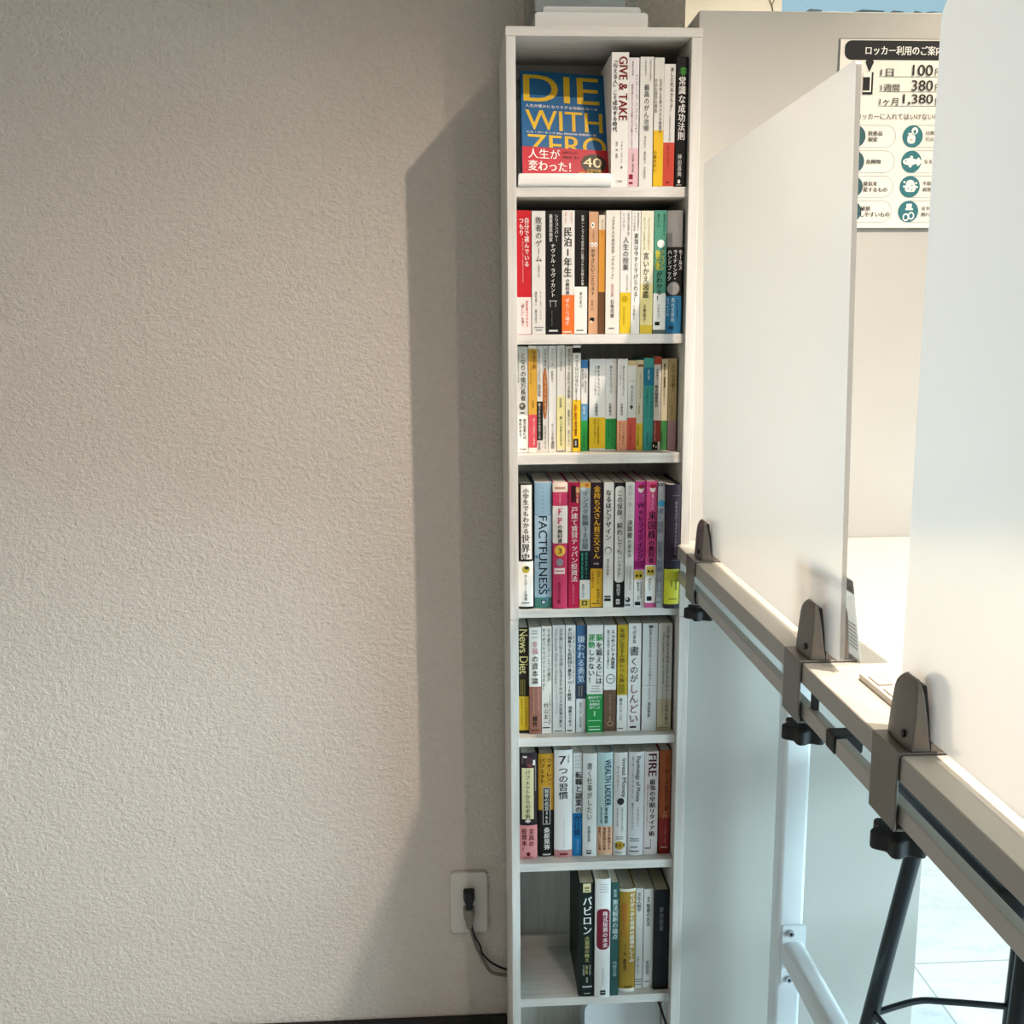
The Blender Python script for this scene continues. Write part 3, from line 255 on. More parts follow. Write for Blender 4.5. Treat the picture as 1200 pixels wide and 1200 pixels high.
 (5,'white book with blue lower third between two white books,sixth shelf',0.1876,0.2031,1.6071,0.1871,0.128,'d4d3d0','d8d2c4',0,[(0.0,0.0786,'1c6ea4')],None,[('転職と副業の',0.0095,0.1539,0.0782,'1a1a1c',0.0114,'vb'),('かけ算',0.0076,0.0762,0.0362,'0c2c50',0.0114,'vb'),('生涯年収を最大化',0.0082,0.0311,0.0055,'8ac0e0',0.0032,'v')],[('e',0.0041,0.1805,0.0008,0.0009,'9a9a98'),('e',0.0041,0.1738,0.0008,0.0008,'9a9a98'),('e',0.0041,0.1672,0.0008,0.0008,'9a9a98'),('e',0.0041,0.1606,0.0008,0.0009,'9a9a98'),('e',0.007,0.1805,0.0008,0.0009,'9a9a98'),('e',0.007,0.1738,0.0008,0.0008,'9a9a98'),('e',0.007,0.1672,0.0008,0.0008,'9a9a98'),('e',0.007,0.1606,0.0008,0.0009,'9a9a98'),('e',0.0098,0.1805,0.0008,0.0009,'9a9a98'),('e',0.0098,0.1738,0.0008,0.0008,'9a9a98'),('e',0.0098,0.1672,0.0008,0.0008,'9a9a98'),('e',0.0098,0.1606,0.0008,0.0009,'9a9a98'),('e',0.0127,0.1805,0.0008,0.0009,'9a9a98'),('e',0.0127,0.1738,0.0008,0.0008,'9a9a98'),('e',0.0127,0.1672,0.0008,0.0008,'9a9a98'),('e',0.0127,0.1606,0.0008,0.0009,'9a9a98')]),
 (5,'white book with widely spaced grey title and small square mark,sixth shelf',0.2039,0.2283,1.6032,0.1865,0.128,'d8d6d0','d8d2c4',0.002,[],None,[('書く仕事がしたい',0.0117,0.1709,0.066,'5a5856',0.0095,'v'),('佐藤友美',0.0111,0.0565,0.0266,'5a5856',0.0057,'v')],[('q',0.0111,0.0082,0.0041,0.0038,'3a3836'),('q',0.0111,0.0082,0.0032,0.0007,'d8d6d0'),('q',0.0111,0.0103,0.0032,0.0006,'d8d6d0')]),
 (5,'pale teal book with dark sideways capitals and a peach band',0.2297,0.2557,1.6045,0.1867,0.128,'b4ccca','d8d2c4',0.003,[],(0.0006,0.0539,'d4a888'),[('WEALTH LADDER',0.0174,0.1742,0.0907,'2a4058',0.0101,'rb'),('富の階段',0.0149,0.0887,0.059,'1c2a38',0.0063,'vb'),('資産水準別の戦略',0.0063,0.0887,0.059,'3a4a54',0.0035,'v'),('世界が絶賛する',0.0203,0.0522,0.0099,'7a3014',0.0057,'vb'),('資産形成の法則',0.012,0.0522,0.0099,'7a3014',0.0054,'vb'),('最新刊ついに登場',0.0038,0.0522,0.0099,'7a3014',0.0044,'vb')],[]),
 (5,'white book with script lettering,a dark dot and a gold seal',0.2571,0.2812,1.6033,0.1865,0.128,'dad9d4','d8d2c4',0.003,[],None,[('Invest Money',0.0162,0.1759,0.1059,'3a3c48',0.0095,'r'),('サイコロジー',0.0067,0.1633,0.1166,'5a5a5c',0.0041,'v'),('投資は才能より習慣だ',0.0149,0.088,0.0423,'8a8a86',0.0035,'v'),('お金の名著',0.0067,0.088,0.0525,'8a8a86',0.0035,'v'),('211',0.0105,0.0219,0.0151,'3a2a08',0.0057,'hb')],[('e',0.0117,0.0988,0.006,0.0064,'2a2a2e'),('e',0.0105,0.0181,0.0076,0.0078,'b8922a'),('q',0.0105,0.0304,0.0063,0.0007,'6a6a68'),('q',0.0105,0.0338,0.0063,0.0006,'6a6a68'),('q',0.0092,0.0055,0.0063,0.001,'8a8a88')]),
 (5,'grey white book with slanted script title left of the red-lettered one,sixth shelf',0.2817,0.309,1.6009,0.188,0.128,'d0d0d0','d8d2c4',0.003,[],None,[('Psychology of Money',0.0155,0.1801,0.0984,'43454f',0.0095,'r'),('一生お金に困らない',0.0168,0.09,0.0522,'5a5a5c',0.0038,'v'),('富のマインドセット',0.0073,0.0967,0.0461,'5a5a5c',0.0044,'v'),('貯められる人の心',0.0073,0.1801,0.1035,'7a7a7c',0.0032,'v')],[('q',0.0111,0.0308,0.0082,0.0007,'5a5a5c'),('q',0.0111,0.027,0.0082,0.0007,'5a5a5c'),('q',0.0105,0.0154,0.0063,0.001,'5a5a5c'),('q',0.0114,0.0079,0.0082,0.0014,'7a7a7c')]),
 (5,'white book with dark red sideways capitals beside the brown red one',0.3093,0.3326,1.6016,0.1876,0.128,'dcd4d0','d8d2c4',0.001,[],None,[('FIRE',0.0129,0.1836,0.1438,'4c1620',0.0139,'rb'),('最強の早期リタイア術',0.0133,0.1384,0.0339,'3a1a26',0.0107,'vb'),('最速でお金から自由になれる究極メソッド',0.0051,0.1291,0.0448,'8a6a6c',0.0032,'v')],[('q',0.0069,0.0123,0.0051,0.0013,'6a6866'),('q',0.0117,0.0209,0.0006,0.0082,'8a8886')]),
 (5,'brown and red book at the right end of sixth shelf',0.3348,0.3542,1.6031,0.1882,0.128,'a0522a','d8d2c4',0.002,[(0.0,0.0669,'8a2420')],None,[('アーユルヴェーダ',0.0123,0.155,0.0798,'3a1208',0.008,'vb'),('入門',0.0105,0.0805,0.0649,'d09a6a',0.0074,'v'),('インド伝統医学で健康に',0.0114,0.0618,0.0175,'d09a8a',0.0023,'v')],[('q',0.0125,0.1743,0.0006,0.008,'6a2a12'),('q',0.0097,0.0124,0.0057,0.0011,'d8b0a0')]),
 (6,'dark green black book with white title,leftmost on the seventh shelf',0.1965,0.2233,1.586,0.2133,0.14,'0f1d17','ddd4be',0.002,[],None,[('バビロン',0.0142,0.1895,0.1171,'eef0ec',0.0168,'vb'),('大富豪の教え',0.0142,0.1153,0.0658,'c8c07a',0.0092,'v'),('漫画',0.0134,0.0603,0.0427,'c8c07a',0.005,'v'),('お金と幸せを生み出す',0.0193,0.0603,0.0404,'d8d8c8',0.0038,'v'),('五つの黄金法則',0.0084,0.0603,0.0404,'d8d8c8',0.0038,'v'),('坂野旭',0.0142,0.0372,0.0265,'d8d8c8',0.0038,'v')],[('q',0.0134,0.2048,0.0067,0.0081,'dcd0a4'),('q',0.0134,0.2048,0.0042,0.0014,'6a5a2a'),('q',0.0134,0.1998,0.0042,0.0009,'6a5a2a'),('q',0.0147,0.0186,0.0084,0.0014,'c8ccc4'),('q',0.0147,0.0056,0.005,0.0009,'a8aca4')]),
 (6,'white hardcover with a dark red rounded title block,seventh shelf',0.2236,0.2501,1.5803,0.2231,0.14,'e4e3de','d6cdb6',0.004,[],None,[('株式投資の未来',0.0174,0.164,0.095,'f2e6e6',0.0095,'v'),('永続する会社が本当の利益をもたらす',0.0141,0.0592,0.0232,'9a9894',0.0025,'v')],[('c',0.0141,0.13,0.0112,0.0382,'7a1a2e'),('q',0.0145,0.2133,0.0074,0.0005,'a8a6a0'),('q',0.0145,0.2088,0.0074,0.0004,'a8a6a0'),('q',0.0145,0.2044,0.0074,0.0005,'a8a6a0'),('q',0.0145,0.1999,0.0074,0.0005,'a8a6a0'),('q',0.0141,0.0102,0.0046,0.0046,'1c1c1c'),('q',0.0141,0.0102,0.0029,0.0009,'c8c6c0')]),
 (6,'slim dark green book right of the white red-blocked one,seventh shelf',0.2517,0.2652,1.5855,0.2131,0.13,'2c5450','c8c0aa',0,[],None,[('新版',0.0067,0.2014,0.1861,'bcd0cc',0.0059,'v'),('憲法解釈の論点',0.0071,0.1825,0.1072,'d0dedc',0.0101,'v'),('内野正幸',0.0071,0.0663,0.0363,'b0c8c4',0.0067,'v')],[]),
 (6,'gold book with white ends and white title,seventh shelf',0.2678,0.2957,1.5932,0.196,0.13,'a8842c','cfc6ae',0.005,[(0.1906,0.196,'e0dccc'),(0.0,0.0066,'e8e6dc')],None,[('ゼロからみた世界の最強のしくみ',0.022,0.1879,0.0569,'f2eee0',0.0089,'vb'),('経営学入門',0.008,0.1702,0.104,'c0642a',0.011,'v'),('ユニー著 編集部訳',0.0102,0.0939,0.0416,'3a2c0a',0.0055,'v')],[('q',0.0161,0.0103,0.0076,0.0014,'5a4a1a')]),
 (6,'thin white book with black lines near its foot,seventh shelf',0.2978,0.3106,1.6024,0.1911,0.13,'d4d3cd','bfb8a2',0,[],None,[('文化人類学',0.0055,0.1834,0.1469,'3a3a38',0.0072,'v'),('人間への問いかけ',0.0047,0.0623,0.0273,'5a5856',0.0034,'v')],[('q',0.006,0.0174,0.006,0.0006,'4a4a48'),('q',0.006,0.0132,0.006,0.0006,'4a4a48'),('q',0.006,0.008,0.006,0.0006,'4a4a48')]),
 (6,'thin white book left of the black one on the seventh shelf',0.3119,0.3285,1.6027,0.1889,0.13,'d8d7d1','bfb8a2',0,[],None,[('新装',0.0077,0.1753,0.1643,'3a3a38',0.0047,'v'),('聖書の名言',0.0077,0.1616,0.1184,'1c1c1a',0.0081,'v'),('生田哲',0.0077,0.0535,0.0254,'1c1c1a',0.0064,'v')],[('q',0.0072,0.0123,0.0043,0.001,'5a5856')]),
 (6,'black book with faint grey title at the right end of seventh shelf',0.3288,0.3542,1.5973,0.1895,0.125,'101214','a89f84',0,[],None,[('新約聖書',0.0129,0.1585,0.1118,'7e8286',0.0076,'v'),('日本聖書協会',0.011,0.1012,0.0664,'3a3c3e',0.0038,'v')],[]),
]
PSH=[('c',0.1029,0.2616,0.0961,0.014,'141316'),('d',0.0464,0.2443,0.0065,0.0143,'141316'),('q',0.1111,0.2237,0.0482,0.0003,'2a2826'),('q',0.1125,0.2018,0.0483,0.0003,'2a2826'),('q',0.1126,0.1811,0.0495,0.0003,'2a2826'),('o',0.0549,0.1365,0.0385,0.0165,'6a6866'),('e',0.0298,0.1365,0.0159,0.0165,'31565c'),('o',0.0559,0.0991,0.0377,0.0165,'6a6866'),('e',0.0295,0.0991,0.016,0.0165,'31565c'),('o',0.0569,0.0619,0.0367,0.0162,'6a6866'),('e',0.0292,0.0619,0.0161,0.0162,'31565c'),('o',0.0578,0.0246,0.0357,0.0162,'6a6866'),('e',0.0288,0.0247,0.0161,0.0162,'31565c'),('o',0.1462,0.1368,0.0402,0.0165,'6a6866'),('e',0.1201,0.1368,0.016,0.0165,'2f7078'),('o',0.1464,0.0993,0.0403,0.0165,'6a6866'),('e',0.1202,0.0992,0.0161,0.0165,'2f7078'),('o',0.1462,0.062,0.0405,0.0163,'6a6866'),('e',0.1199,0.0619,0.0162,0.0163,'2f7078'),('o',0.1461,0.0246,0.0406,0.0163,'6a6866'),('e',0.1197,0.0246,0.0162,0.0163,'2f7078'),('c',0.1181,0.1328,0.0062,0.0068,'f4efe4'),('e',0.1229,0.1449,0.0051,0.0052,'f4efe4'),('e',0.123,0.1436,0.0022,0.0029,'2f7078'),('q',0.1156,0.1407,0.0031,0.001,'f4efe4'),('q',0.1181,0.1318,0.0028,0.0003,'8a4a3a'),('q',0.1181,0.1318,0.0003,0.0026,'8a4a3a'),('e',0.1179,0.0993,0.0113,0.0054,'f4efe4'),('d',0.1312,0.0992,0.0059,0.0069,'f4efe4'),('e',0.12,0.1063,0.0025,0.0018,'f4efe4'),('e',0.1186,0.0925,0.0025,0.0019,'f4efe4'),('e',0.1116,0.1002,0.0011,0.0013,'2f7078'),('c',0.1209,0.0601,0.0085,0.0061,'f4efe4'),('e',0.1205,0.0662,0.0068,0.0059,'f4efe4'),('e',0.111,0.0689,0.0017,0.0016,'f4efe4'),('e',0.1298,0.0673,0.0017,0.0016,'f4efe4'),('e',0.1313,0.0614,0.0017,0.0016,'f4efe4'),('e',0.1108,0.0622,0.0017,0.0016,'f4efe4'),('e',0.1175,0.0596,0.0011,0.0011,'2f7078'),('e',0.1235,0.0636,0.0011,0.0011,'2f7078'),('e',0.1234,0.0569,0.0011,0.0011,'2f7078'),('q',0.1209,0.028,0.006,0.0013,'f4efe4'),('q',0.1206,0.0331,0.0043,0.0032,'f4efe4'),('e',0.1162,0.0159,0.0051,0.0059,'f4efe4'),('e',0.1162,0.0159,0.0031,0.0038,'2f7078'),('e',0.1246,0.0181,0.0051,0.0059,'f4efe4'),('e',0.1246,0.0181,0.0031,0.0038,'2f7078'),('q',0.0452,0.2138,0.0078,0.0162,'141316'),('q',0.0437,0.2156,0.0064,0.0144,'f4efe4'),('q',0.0427,0.213,0.0053,0.0098,'141316')]
PTX=[('ロッカー利用のご案内',0.099,0.2613,0.06,0.0066,'f6f2ea','b'),('1日',0.0742,0.2296,0.01,0.0054,'161412',''),('100',0.1298,0.2331,0.0157,0.008,'161412',''),('円',0.1541,0.2302,0.0047,0.0054,'161412',''),('1週間',0.0801,0.2076,0.0146,0.0052,'161412',''),('380',0.1304,0.211,0.0166,0.0077,'161412',''),('円',0.1556,0.208,0.0048,0.0052,'161412',''),('1ヶ月',0.0791,0.1872,0.0146,0.0054,'161412',''),('1,380',0.1249,0.1905,0.0235,0.008,'161412',''),('円',0.157,0.1875,0.0048,0.0055,'161412',''),('ロッカーに入れてはいけないもの',0.0991,0.1656,0.0697,0.0046,'3a3836',''),('貴重品',0.0605,0.141,0.0113,0.0034,'161412','b'),('現金',0.0572,0.1321,0.0076,0.0034,'161412','b'),('危険物',0.06,0.0991,0.0114,0.0034,'161412','b'),('臭気を',0.0567,0.0664,0.0114,0.0035,'161412','b'),('発するもの',0.0648,0.0574,0.0191,0.0035,'161412','b'),('破損',0.051,0.0292,0.0076,0.0035,'161412','b'),('しやすいもの',0.0668,0.0201,0.023,0.0035,'161412','b'),('可燃物',0.1502,0.1416,0.0101,0.0031,'161412',''),('引火物',0.1508,0.1327,0.0102,0.0032,'161412',''),('なまもの',0.1541,0.0995,0.0136,0.0032,'161412',''),('不衛生',0.1503,0.0668,0.0102,0.0032,'161412',''),('腐敗物',0.1509,0.0577,0.0102,0.0032,'161412',''),('法令に',0.1501,0.0293,0.0103,0.0032,'161412',''),('触れる物',0.1542,0.0202,0.0137,0.0032,'161412','')]


# ---------------------------------------------------------------- lettering
ROT=set('ー〜～（）「」『』…：')
def all_keys():
    ks=set()
    def do(s,fl):
        b='b' in fl
        if fl[0] in 'rh': ks.add((s,b))
        else: ks.update((c,b) for c in s if c!=' ')
    for bk in BOOKS:
        for t in bk[12]: do(t[0],t[6])
    for t in PTX: ks.add((t[0],bool(t[6])))
    for s,b in EXTRA: ks.add((s,b))
    return sorted(ks)
EXTRA=[('DIE',True),('WITH',True),('ZERO',True),('人生が豊かになりすぎる究極のルール',False),('ビル・パーキンス BILL PERKINS 児島修＝訳',False),('人生が',True),('変わった！',True),('40',True),('絶賛の嵐',True),('世界的ベストセラー',False),('共感の声、続々！',False),('万部突破',False)]
GL={}
def make_glyphs():
    tmp=[]
    for s,b in all_keys():
        c=bpy.data.curves.new('glyph','FONT'); c.body=s; c.size=1; c.resolution_u=4 if len(s)>1 else 2
        o=bpy.data.objects.new('glyph',c); COL.objects.link(o); tmp.append((s,b,o))
    dg=bpy.context.evaluated_depsgraph_get()
    for s,b,o in tmp:
        me=bpy.data.meshes.new_from_object(o.evaluated_get(dg))
        vs=[(v.co.x,v.co.y) for v in me.vertices]; fs=[tuple(p.vertices) for p in me.polygons]
        GL[(s,b)]=(vs,fs,min(v[0] for v in vs),max(v[0] for v in vs),min(v[1] for v in vs),max(v[1] for v in vs)) if vs else None
        bpy.data.meshes.remove(me)
    for s,b,o in tmp:
        c=o.data; bpy.data.objects.remove(o); bpy.data.curves.remove(c)
make_glyphs()
def strike(mb,g,fn,m,bold):   # heavier strokes: the outline struck again a little to the side, each strike a hair in front
    for k,e in enumerate((-.024,0,.024) if bold else (-.008,.008)):
        vs=[]
        for x,y in g[0]:
            p=fn(x+e,y); vs.append((p[0],p[1]-.00003*k,p[2]))
        mb.add(vs,g[1],m)
def put_text(mb,s,cx,zb,zt,w,fl,m,P):
    b='b' in fl; k=fl[0]
    if k in 'rh':
        g=GL[(s,b)]
        if not g: return
        vs,fs,xa,xb,ya,yb=g
        if k=='r':
            sx=(zt-zb)/(xb-xa); sy=w/(yb-ya); strike(mb,g,lambda x,y:P(cx+(y-(ya+yb)/2)*sy,zt-(x-xa)*sx),m,b)
        else:
            W=w*len(s); sx=W/(xb-xa); sy=(zt-zb)/(yb-ya); strike(mb,g,lambda x,y:P(cx-W/2+(x-xa)*sx,zb+(y-ya)*sy),m,b)
        return
    n=len(s); p=(zt-zb)/n
    for i,c in enumerate(s):
        g=GL.get((c,b))
        if not g: continue
        vs,fs,xa,xb,ya,yb=g; top=zt-i*p
        if c in ROT: q=lambda x,y:(y+.12,.88-x)
        elif ord(c)<128: q=lambda x,y:(x-(xa+xb)/2+.5,y)
        elif c in '、。': q=lambda x,y:(x+.55,y+.5)
        else: q=lambda x,y:(x,y)
        def fn(x,y):
            x,y=q(x,y); return P(cx-w/2+x*w,top-p+(y+.12)*p)
        strike(mb,g,fn,m,b)
def put_shape(mb,k,cx,cz,rx,rz,m,P):
    if k=='q':
        n=6; vs=[]
        for i in range(n+1):
            u=cx-rx+2*rx*i/n; vs+=[P(u,cz-rz),P(u,cz+rz)]
        mb.add(vs,[(2*i,2*i+2,2*i+3,2*i+1) for i in range(n)],m)
    elif k=='d': mb.add([P(cx-rx,cz),P(cx,cz-rz),P(cx+rx,cz),P(cx,cz+rz)],[(0,1,2,3)],m)
    elif k in 'ec':
        ring=[(math.cos(2*math.pi*i/24)*rx,math.sin(2*math.pi*i/24)*rz) for i in range(24)] if k=='e' else rrect(0,0,rx,rz,min(rx,rz)*.75)
        n=len(ring); vs=[P(cx,cz)]; fs=[]
        for t in (.34,.67,1.0): vs+=[P(cx+x*t,cz+z*t) for x,z in ring]
        fs+=[(0,1+i,1+(i+1)%n) for i in range(n)]
        for r in (0,1):
            a=1+r*n; fs+=[(a+i,a+n+i,a+n+(i+1)%n,a+(i+1)%n) for i in range(n)]
        mb.add(vs,fs,m)
    elif k=='o':
        t=.00045; A=rrect(cx,cz,rx,rz,min(rx,rz)); Bq=rrect(cx,cz,rx-t,rz-t,min(rx,rz)-t); n=len(A)
        mb.add([P(*p) for p in A]+[P(*p) for p in Bq],[(i,(i+1)%n,n+(i+1)%n,n+i) for i in range(n)],m)

# ---------------------------------------------------------------- room shell
struct(MB().box((-3,-2.6,-.1),(3.2,3.4,0),M_TILE).build('floor'))
struct(MB().box((-3,-2.6,2.56),(3.2,3.4,2.66),M_CEIL).build('ceiling'))
struct(MB().box((-3,1.7955,0),(.3935,1.9155,2.56),M_WALL).build('wall_back'))
struct(MB().box((-3.12,-2.6,0),(-3,1.7955,2.56),M_WALL).build('wall_left'))
struct(MB().box((-3,-2.72,0),(3.2,-2.6,2.56),M_WALL).build('wall_front'))
w=MB().box((2.9,-2.6,0),(3.0,-1.4,2.56),M_CREAM).box((2.9,1.9,0),(3.0,3.3,2.56),M_CREAM).box((2.9,-1.4,0),(3.0,1.9,.15),M_CREAM).box((2.9,-1.4,1.55),(3.0,1.9,2.56),M_CREAM)
struct(w.build('wall_right'))
struct(MB().box((2.94,-1.4,.15),(2.95,1.9,1.55),M_GLASS).build('window_2'))
w=MB().box((.3935,3.2,0),(.992,3.32,2.56),M_CREAM).box((2.55,3.2,0),(3.0,3.32,2.56),M_CREAM).box((.992,3.2,0),(2.55,3.32,.06),M_CREAM).box((.992,3.2,2.5),(2.55,3.32,2.56),M_CREAM)
struct(w.build('wall_far'))
struct(MB().box((.2935,1.9155,0),(.3935,3.32,2.56),M_CREAM).build('wall_side'))
struct(MB().box((-2.999,1.786,0),(.0795,1.7954,.0615),M_BASE).build('baseboard_back',bevel=.002))
win=struct(MB().box((.992,3.25,.06),(2.55,3.258,2.5),M_GLASS).build('window_1'))
fr=MB().box((.992,3.235,.06),(1.004,3.275,2.5),M_STEEL).box((2.51,3.235,.06),(2.55,3.275,2.5),M_STEEL)
fr.build('window_frame',win)
random.seed(4); dm=MB(); dm.flat=True; M_DASH=mat('5d717c',.8); x=1.03
while x<2.45:
    l=random.uniform(.02,.11); h=random.uniform(.004,.010); z=2.335+random.uniform(-.004,.004)
    dm.add([(x,3.2485,z),(x+l,3.2485,z+random.uniform(-.003,.004)),(x+l*.95,3.2485,z+h*.7),(x+l*.3,3.2485,z+h)],[(0,1,2,3)],M_DASH); x+=l+random.uniform(.006,.03)
dm.build('film_marks',win)
tw=MB().tube(smooth_path([(.968,3.196,2.30),(.966,3.195,2.318),(.9625,3.195,2.334),(.9606,3.194,2.341),(.957,3.195,2.347),(.953,3.195,2.358),(.95,3.195,2.375)]),.0014,mat('6b5640',.7),6)
tw.tube(smooth_path([(.9606,3.194,2.341),(.965,3.195,2.348),(.969,3.195,2.358),(.971,3.195,2.372)]),.0012,mat('6b5640',.7),6)
tag(tw.build('twig'),'thin brown forked twig against the bright cream wall above the white locker','twig')

# ---------------------------------------------------------------- bookcase
CF=1.575; CB=1.786
case=thing('bookcase',(.2265,1.68,0),'tall narrow white wood-grain bookcase of seven book shelves against the wall','bookcase')
def cpart(mb,name,bevel=.0008):
    o=mb.build(name,case,bevel=bevel); o.matrix_parent_inverse=Matrix.Translation((-.2265,-1.68,0)); return o
cpart(MB().box((.0805,CF,1.8055),(.3722,CB,1.8187),M_WOODH),'top_panel')
cpart(MB().box((.0813,CF+.0003,.923),(.0955,CB,1.8053),M_WOODV),'side_panel')
cpart(MB().box((.3558,CF+.0003,.923),(.3712,CB,1.8053),M_WOODV),'side_panel')
cpart(MB().box((.0811,CF+.0003,0),(.0946,CB,.9224),M_WOODV),'side_panel')
cpart(MB().box((.3562,CF+.0003,0),(.3722,CB,.9224),M_WOODV),'side_panel')
for z0,z1,a,b in [(1.5800,1.5950,.0956,.3557),(1.3605,1.3753,.0956,.3557),(1.1733,1.1893,.0956,.3557),(.9232,.9373,.0956,.3557),(.7024,.7173,.0947,.3561),(.4780,.4928,.0947,.3561),(.2240,.2393,.0947,.3561),(.05,.065,.0947,.3561)]:
    cpart(MB().box((a,CF+.0105,z0),(b,1.7476,z1),M_WOODH),'shelf')
cpart(MB().box((.0955,1.748,.923),(.3558,1.752,1.8055),M_WOODV),'back_panel',0)
cpart(MB().box((.0946,1.748,.0),(.3562,1.752,.9224),M_WOODV),'back_panel',0)
cpart(MB().box((.0948,1.735,.2396),(.356,1.7478,.262),M_WOODH),'back_rail')
cpart(MB().box((.0948,1.735,1.782),(.356,1.7478,1.805),M_WOODH),'back_rail')
cpart(MB().box((.0948,CF+.012,.0),(.356,CF+.025,.0498),M_WOODH),'kickboard')

# ---------------------------------------------------------------- books
def make_book(ri,label,x0,x1,y,h,depth,cc,pc,bulge,bands,obi,texts,shapes):
    w=x1-x0; ZS=SHELF[ri]; bulge=min(bulge,.003)
    root=thing('book',((x0+x1)/2,y+depth/2,ZS+.0002),label,'book',GROUPS[ri])
    ox,oy=-w/2,-depth/2
    N=8 if bulge>0 else 2
    def arc(e,inset=0): # spine curve from left to right, pushed out by e
        r=.0012 if not bulge else 0
        return [(u:=(inset-e*.4)+(w-2*inset+2*e*.4)*i/N,bulge*((2*u/w-1)**2)-e+inset) for i in range(N+1)]
    def P3(e): return lambda u,z: (ox+u,oy+bulge*min(1,(2*u/w-1)**2)-e,z)
    def wrap(mb,z0,z1,e,m,thick=None,dback=None):
        d=(dback or depth)
        o_=[(-e*.4,d)]+arc(e)+[(w+e*.4,d)]
        if thick:
            i_=[(thick,d)]+[(a,b) for a,b in arc(0,thick)]+[(w-thick,d)]
            n=len(o_); vs=[(ox+a,oy+b,z) for z in (z0,z1) for a,b in o_+i_]; M=2*n; fs=[]
            for k in range(n-1):
                fs+=[(k,k+1,M+k+1,M+k),(n+k+1,n+k,M+n+k,M+n+k+1),(k+1,k,n+k,n+k+1),(M+k,M+k+1,M+n+k+1,M+n+k)]
            fs+=[(0,M,M+n,n),(n-1,2*n-1,M+2*n-1,M+n-1)]
            mb.add(vs,fs,m)
        else:
            n=len(o_); vs=[(ox+a,oy+b,z) for z in (z0,z1) for a,b in o_]
            mb.add(vs,[(k,k+1,n+k+1,n+k) for k in range(n-1)],m)
    cv=MB(); cv.flat=True; cm=mat(cc,.5,0,.22)
    th=.0011 if not bulge else .0018
    wrap(cv,0,h,0,cm,th)
    for i_b,(a,b,c) in enumerate(bands): wrap(cv,max(a,.0001),min(b,h-.0001),.0001+.00004*i_b,mat(c,.5,0,.22),dback=depth-.0002)
    ob=None
    if obi:
        ob=MB(); ob.flat=True; wrap(ob,obi[0],min(obi[1],h-.0003),.00022,mat(obi[2],.45),dback=depth-.001)
    def target(z): return ob if (ob and obi[0]-.002<=z<=obi[1]+.002) else cv
    for i,(k,cx,cz,rx,rz,c) in enumerate(shapes): put_shape(target(cz),k,cx,cz,rx,rz,mat(c,.5,0,.22),P3(.0003+.00002*i))
    for (s,cx,zt,zb,col,tw_,fl) in texts: put_text(target((zb+zt)/2),s,cx,zb,zt,tw_,fl,mat(col,.5,0,.22),P3(.0006 if ob is None else .00065))
    cv.build('cover',root)
    inset=th+.0002; pg=[(inset,depth-.0015)]+arc(0,inset)+[(w-inset,depth-.0015)]
    hc=.003 if bulge>.0025 else .0006
    MB().prism([(ox+a,oy+b) for a,b in pg],'z',hc,h-hc,mat(pc,.9,key='pg')).build('page_block',root)
    if ob: ob.build('paper_band',root)
    return root
for bk in BOOKS: make_book(*bk)

# face-out book leaning on its stand
D=thing('book',(.1065,1.592,1.6015),'blue paperback with yellow capitals and red band, facing out and leaning back','book',GROUPS[0])
D.rotation_euler=(Matrix.Rotation(math.radians(4.6),4,'Z')@Matrix.Rotation(math.radians(-23.5),4,'X')@Matrix.Rotation(math.radians(2.6),4,'Y')).to_euler()
bw,bh,bt=.135,.196,.018
cv=MB(); BL=mat('0f5b8c',.38); YE=mat('dcb21e',.4); RD=mat('bb1a2c',.4); WH=mat('f2ece6',.4)
cv.box((0,0,0),(bw,.0008,bh),BL).box((0,bt-.0008,0),(bw,bt,bh),BL).box((0,.0008,0),(.0008,bt-.0008,bh),BL)
def PF(e): return lambda u,z:(u,-e,z)
def htext(mb,s,x0,x1,z0,z1,m,e=.0004,b=True):
    g=GL[(s,b)]; vs,fs,xa,xb,ya,yb=g; strike(mb,g,lambda x,y:(x0+(x-xa)*(x1-x0)/(xb-xa),-e,z0+(y-ya)*(z1-z0)/(yb-ya)),m,b and len(s)>4)
htext(cv,'DIE',.004,.122,.142,.189,YE); htext(cv,'WITH',.006,.126,.0925,.127,YE); htext(cv,'ZERO',.008,.130,.050,.0845,YE)
htext(cv,'人生が豊かになりすぎる究極のルール',.006,.120,.1315,.1370,WH,b=False); htext(cv,'ビル・パーキンス BILL PERKINS 児島修＝訳',.008,.116,.0863,.0903,WH,b=False)
cv.build('cover',D)
MB().box((.001,.001,.0008),(bw-.0015,bt-.001,bh-.0008),mat('d8d0be',.9,key='pg')).build('page_block',D)
ob=MB(); ob.box((-.0003,-.0006,0),(bw+.0003,-.0001,.0625),RD); MA=mat('4a0a14',.4)
htext(ob,'人生が',.009,.058,.0425,.0595,WH,.0010); htext(ob,'変わった！',.009,.074,.0215,.0395,WH,.0010)
put_shape(ob,'e',.110,.0385,.020,.0165,mat('3a2a12',.4),PF(.0010)); htext(ob,'40',.094,.122,.032,.048,mat('f0e2b0',.4),.0014); htext(ob,'万部突破',.099,.121,.0245,.0290,YE,.0014,False)
htext(ob,'絶賛の嵐',.086,.132,.0165,.0235,YE,.0016); htext(ob,'世界的ベストセラー',.062,.088,.0525,.0575,MA,.0010,False); htext(ob,'共感の声、続々！',.062,.088,.0445,.0495,MA,.0010,False)
ob.build('paper_band',D)
st=thing('book_stand',(.17,1.62,1.5953),'white plastic book stand with rounded lip holding the leaning blue book, top shelf','book stand')
pf=[(-.035,.0),(.05,.0),(.05,.002),(-.0300,.002),(-.0325,.004),(-.0345,.0165),(-.0355,.0185),(-.0375,.0185),(-.0388,.016),(-.0385,.004),(-.037,.001)]
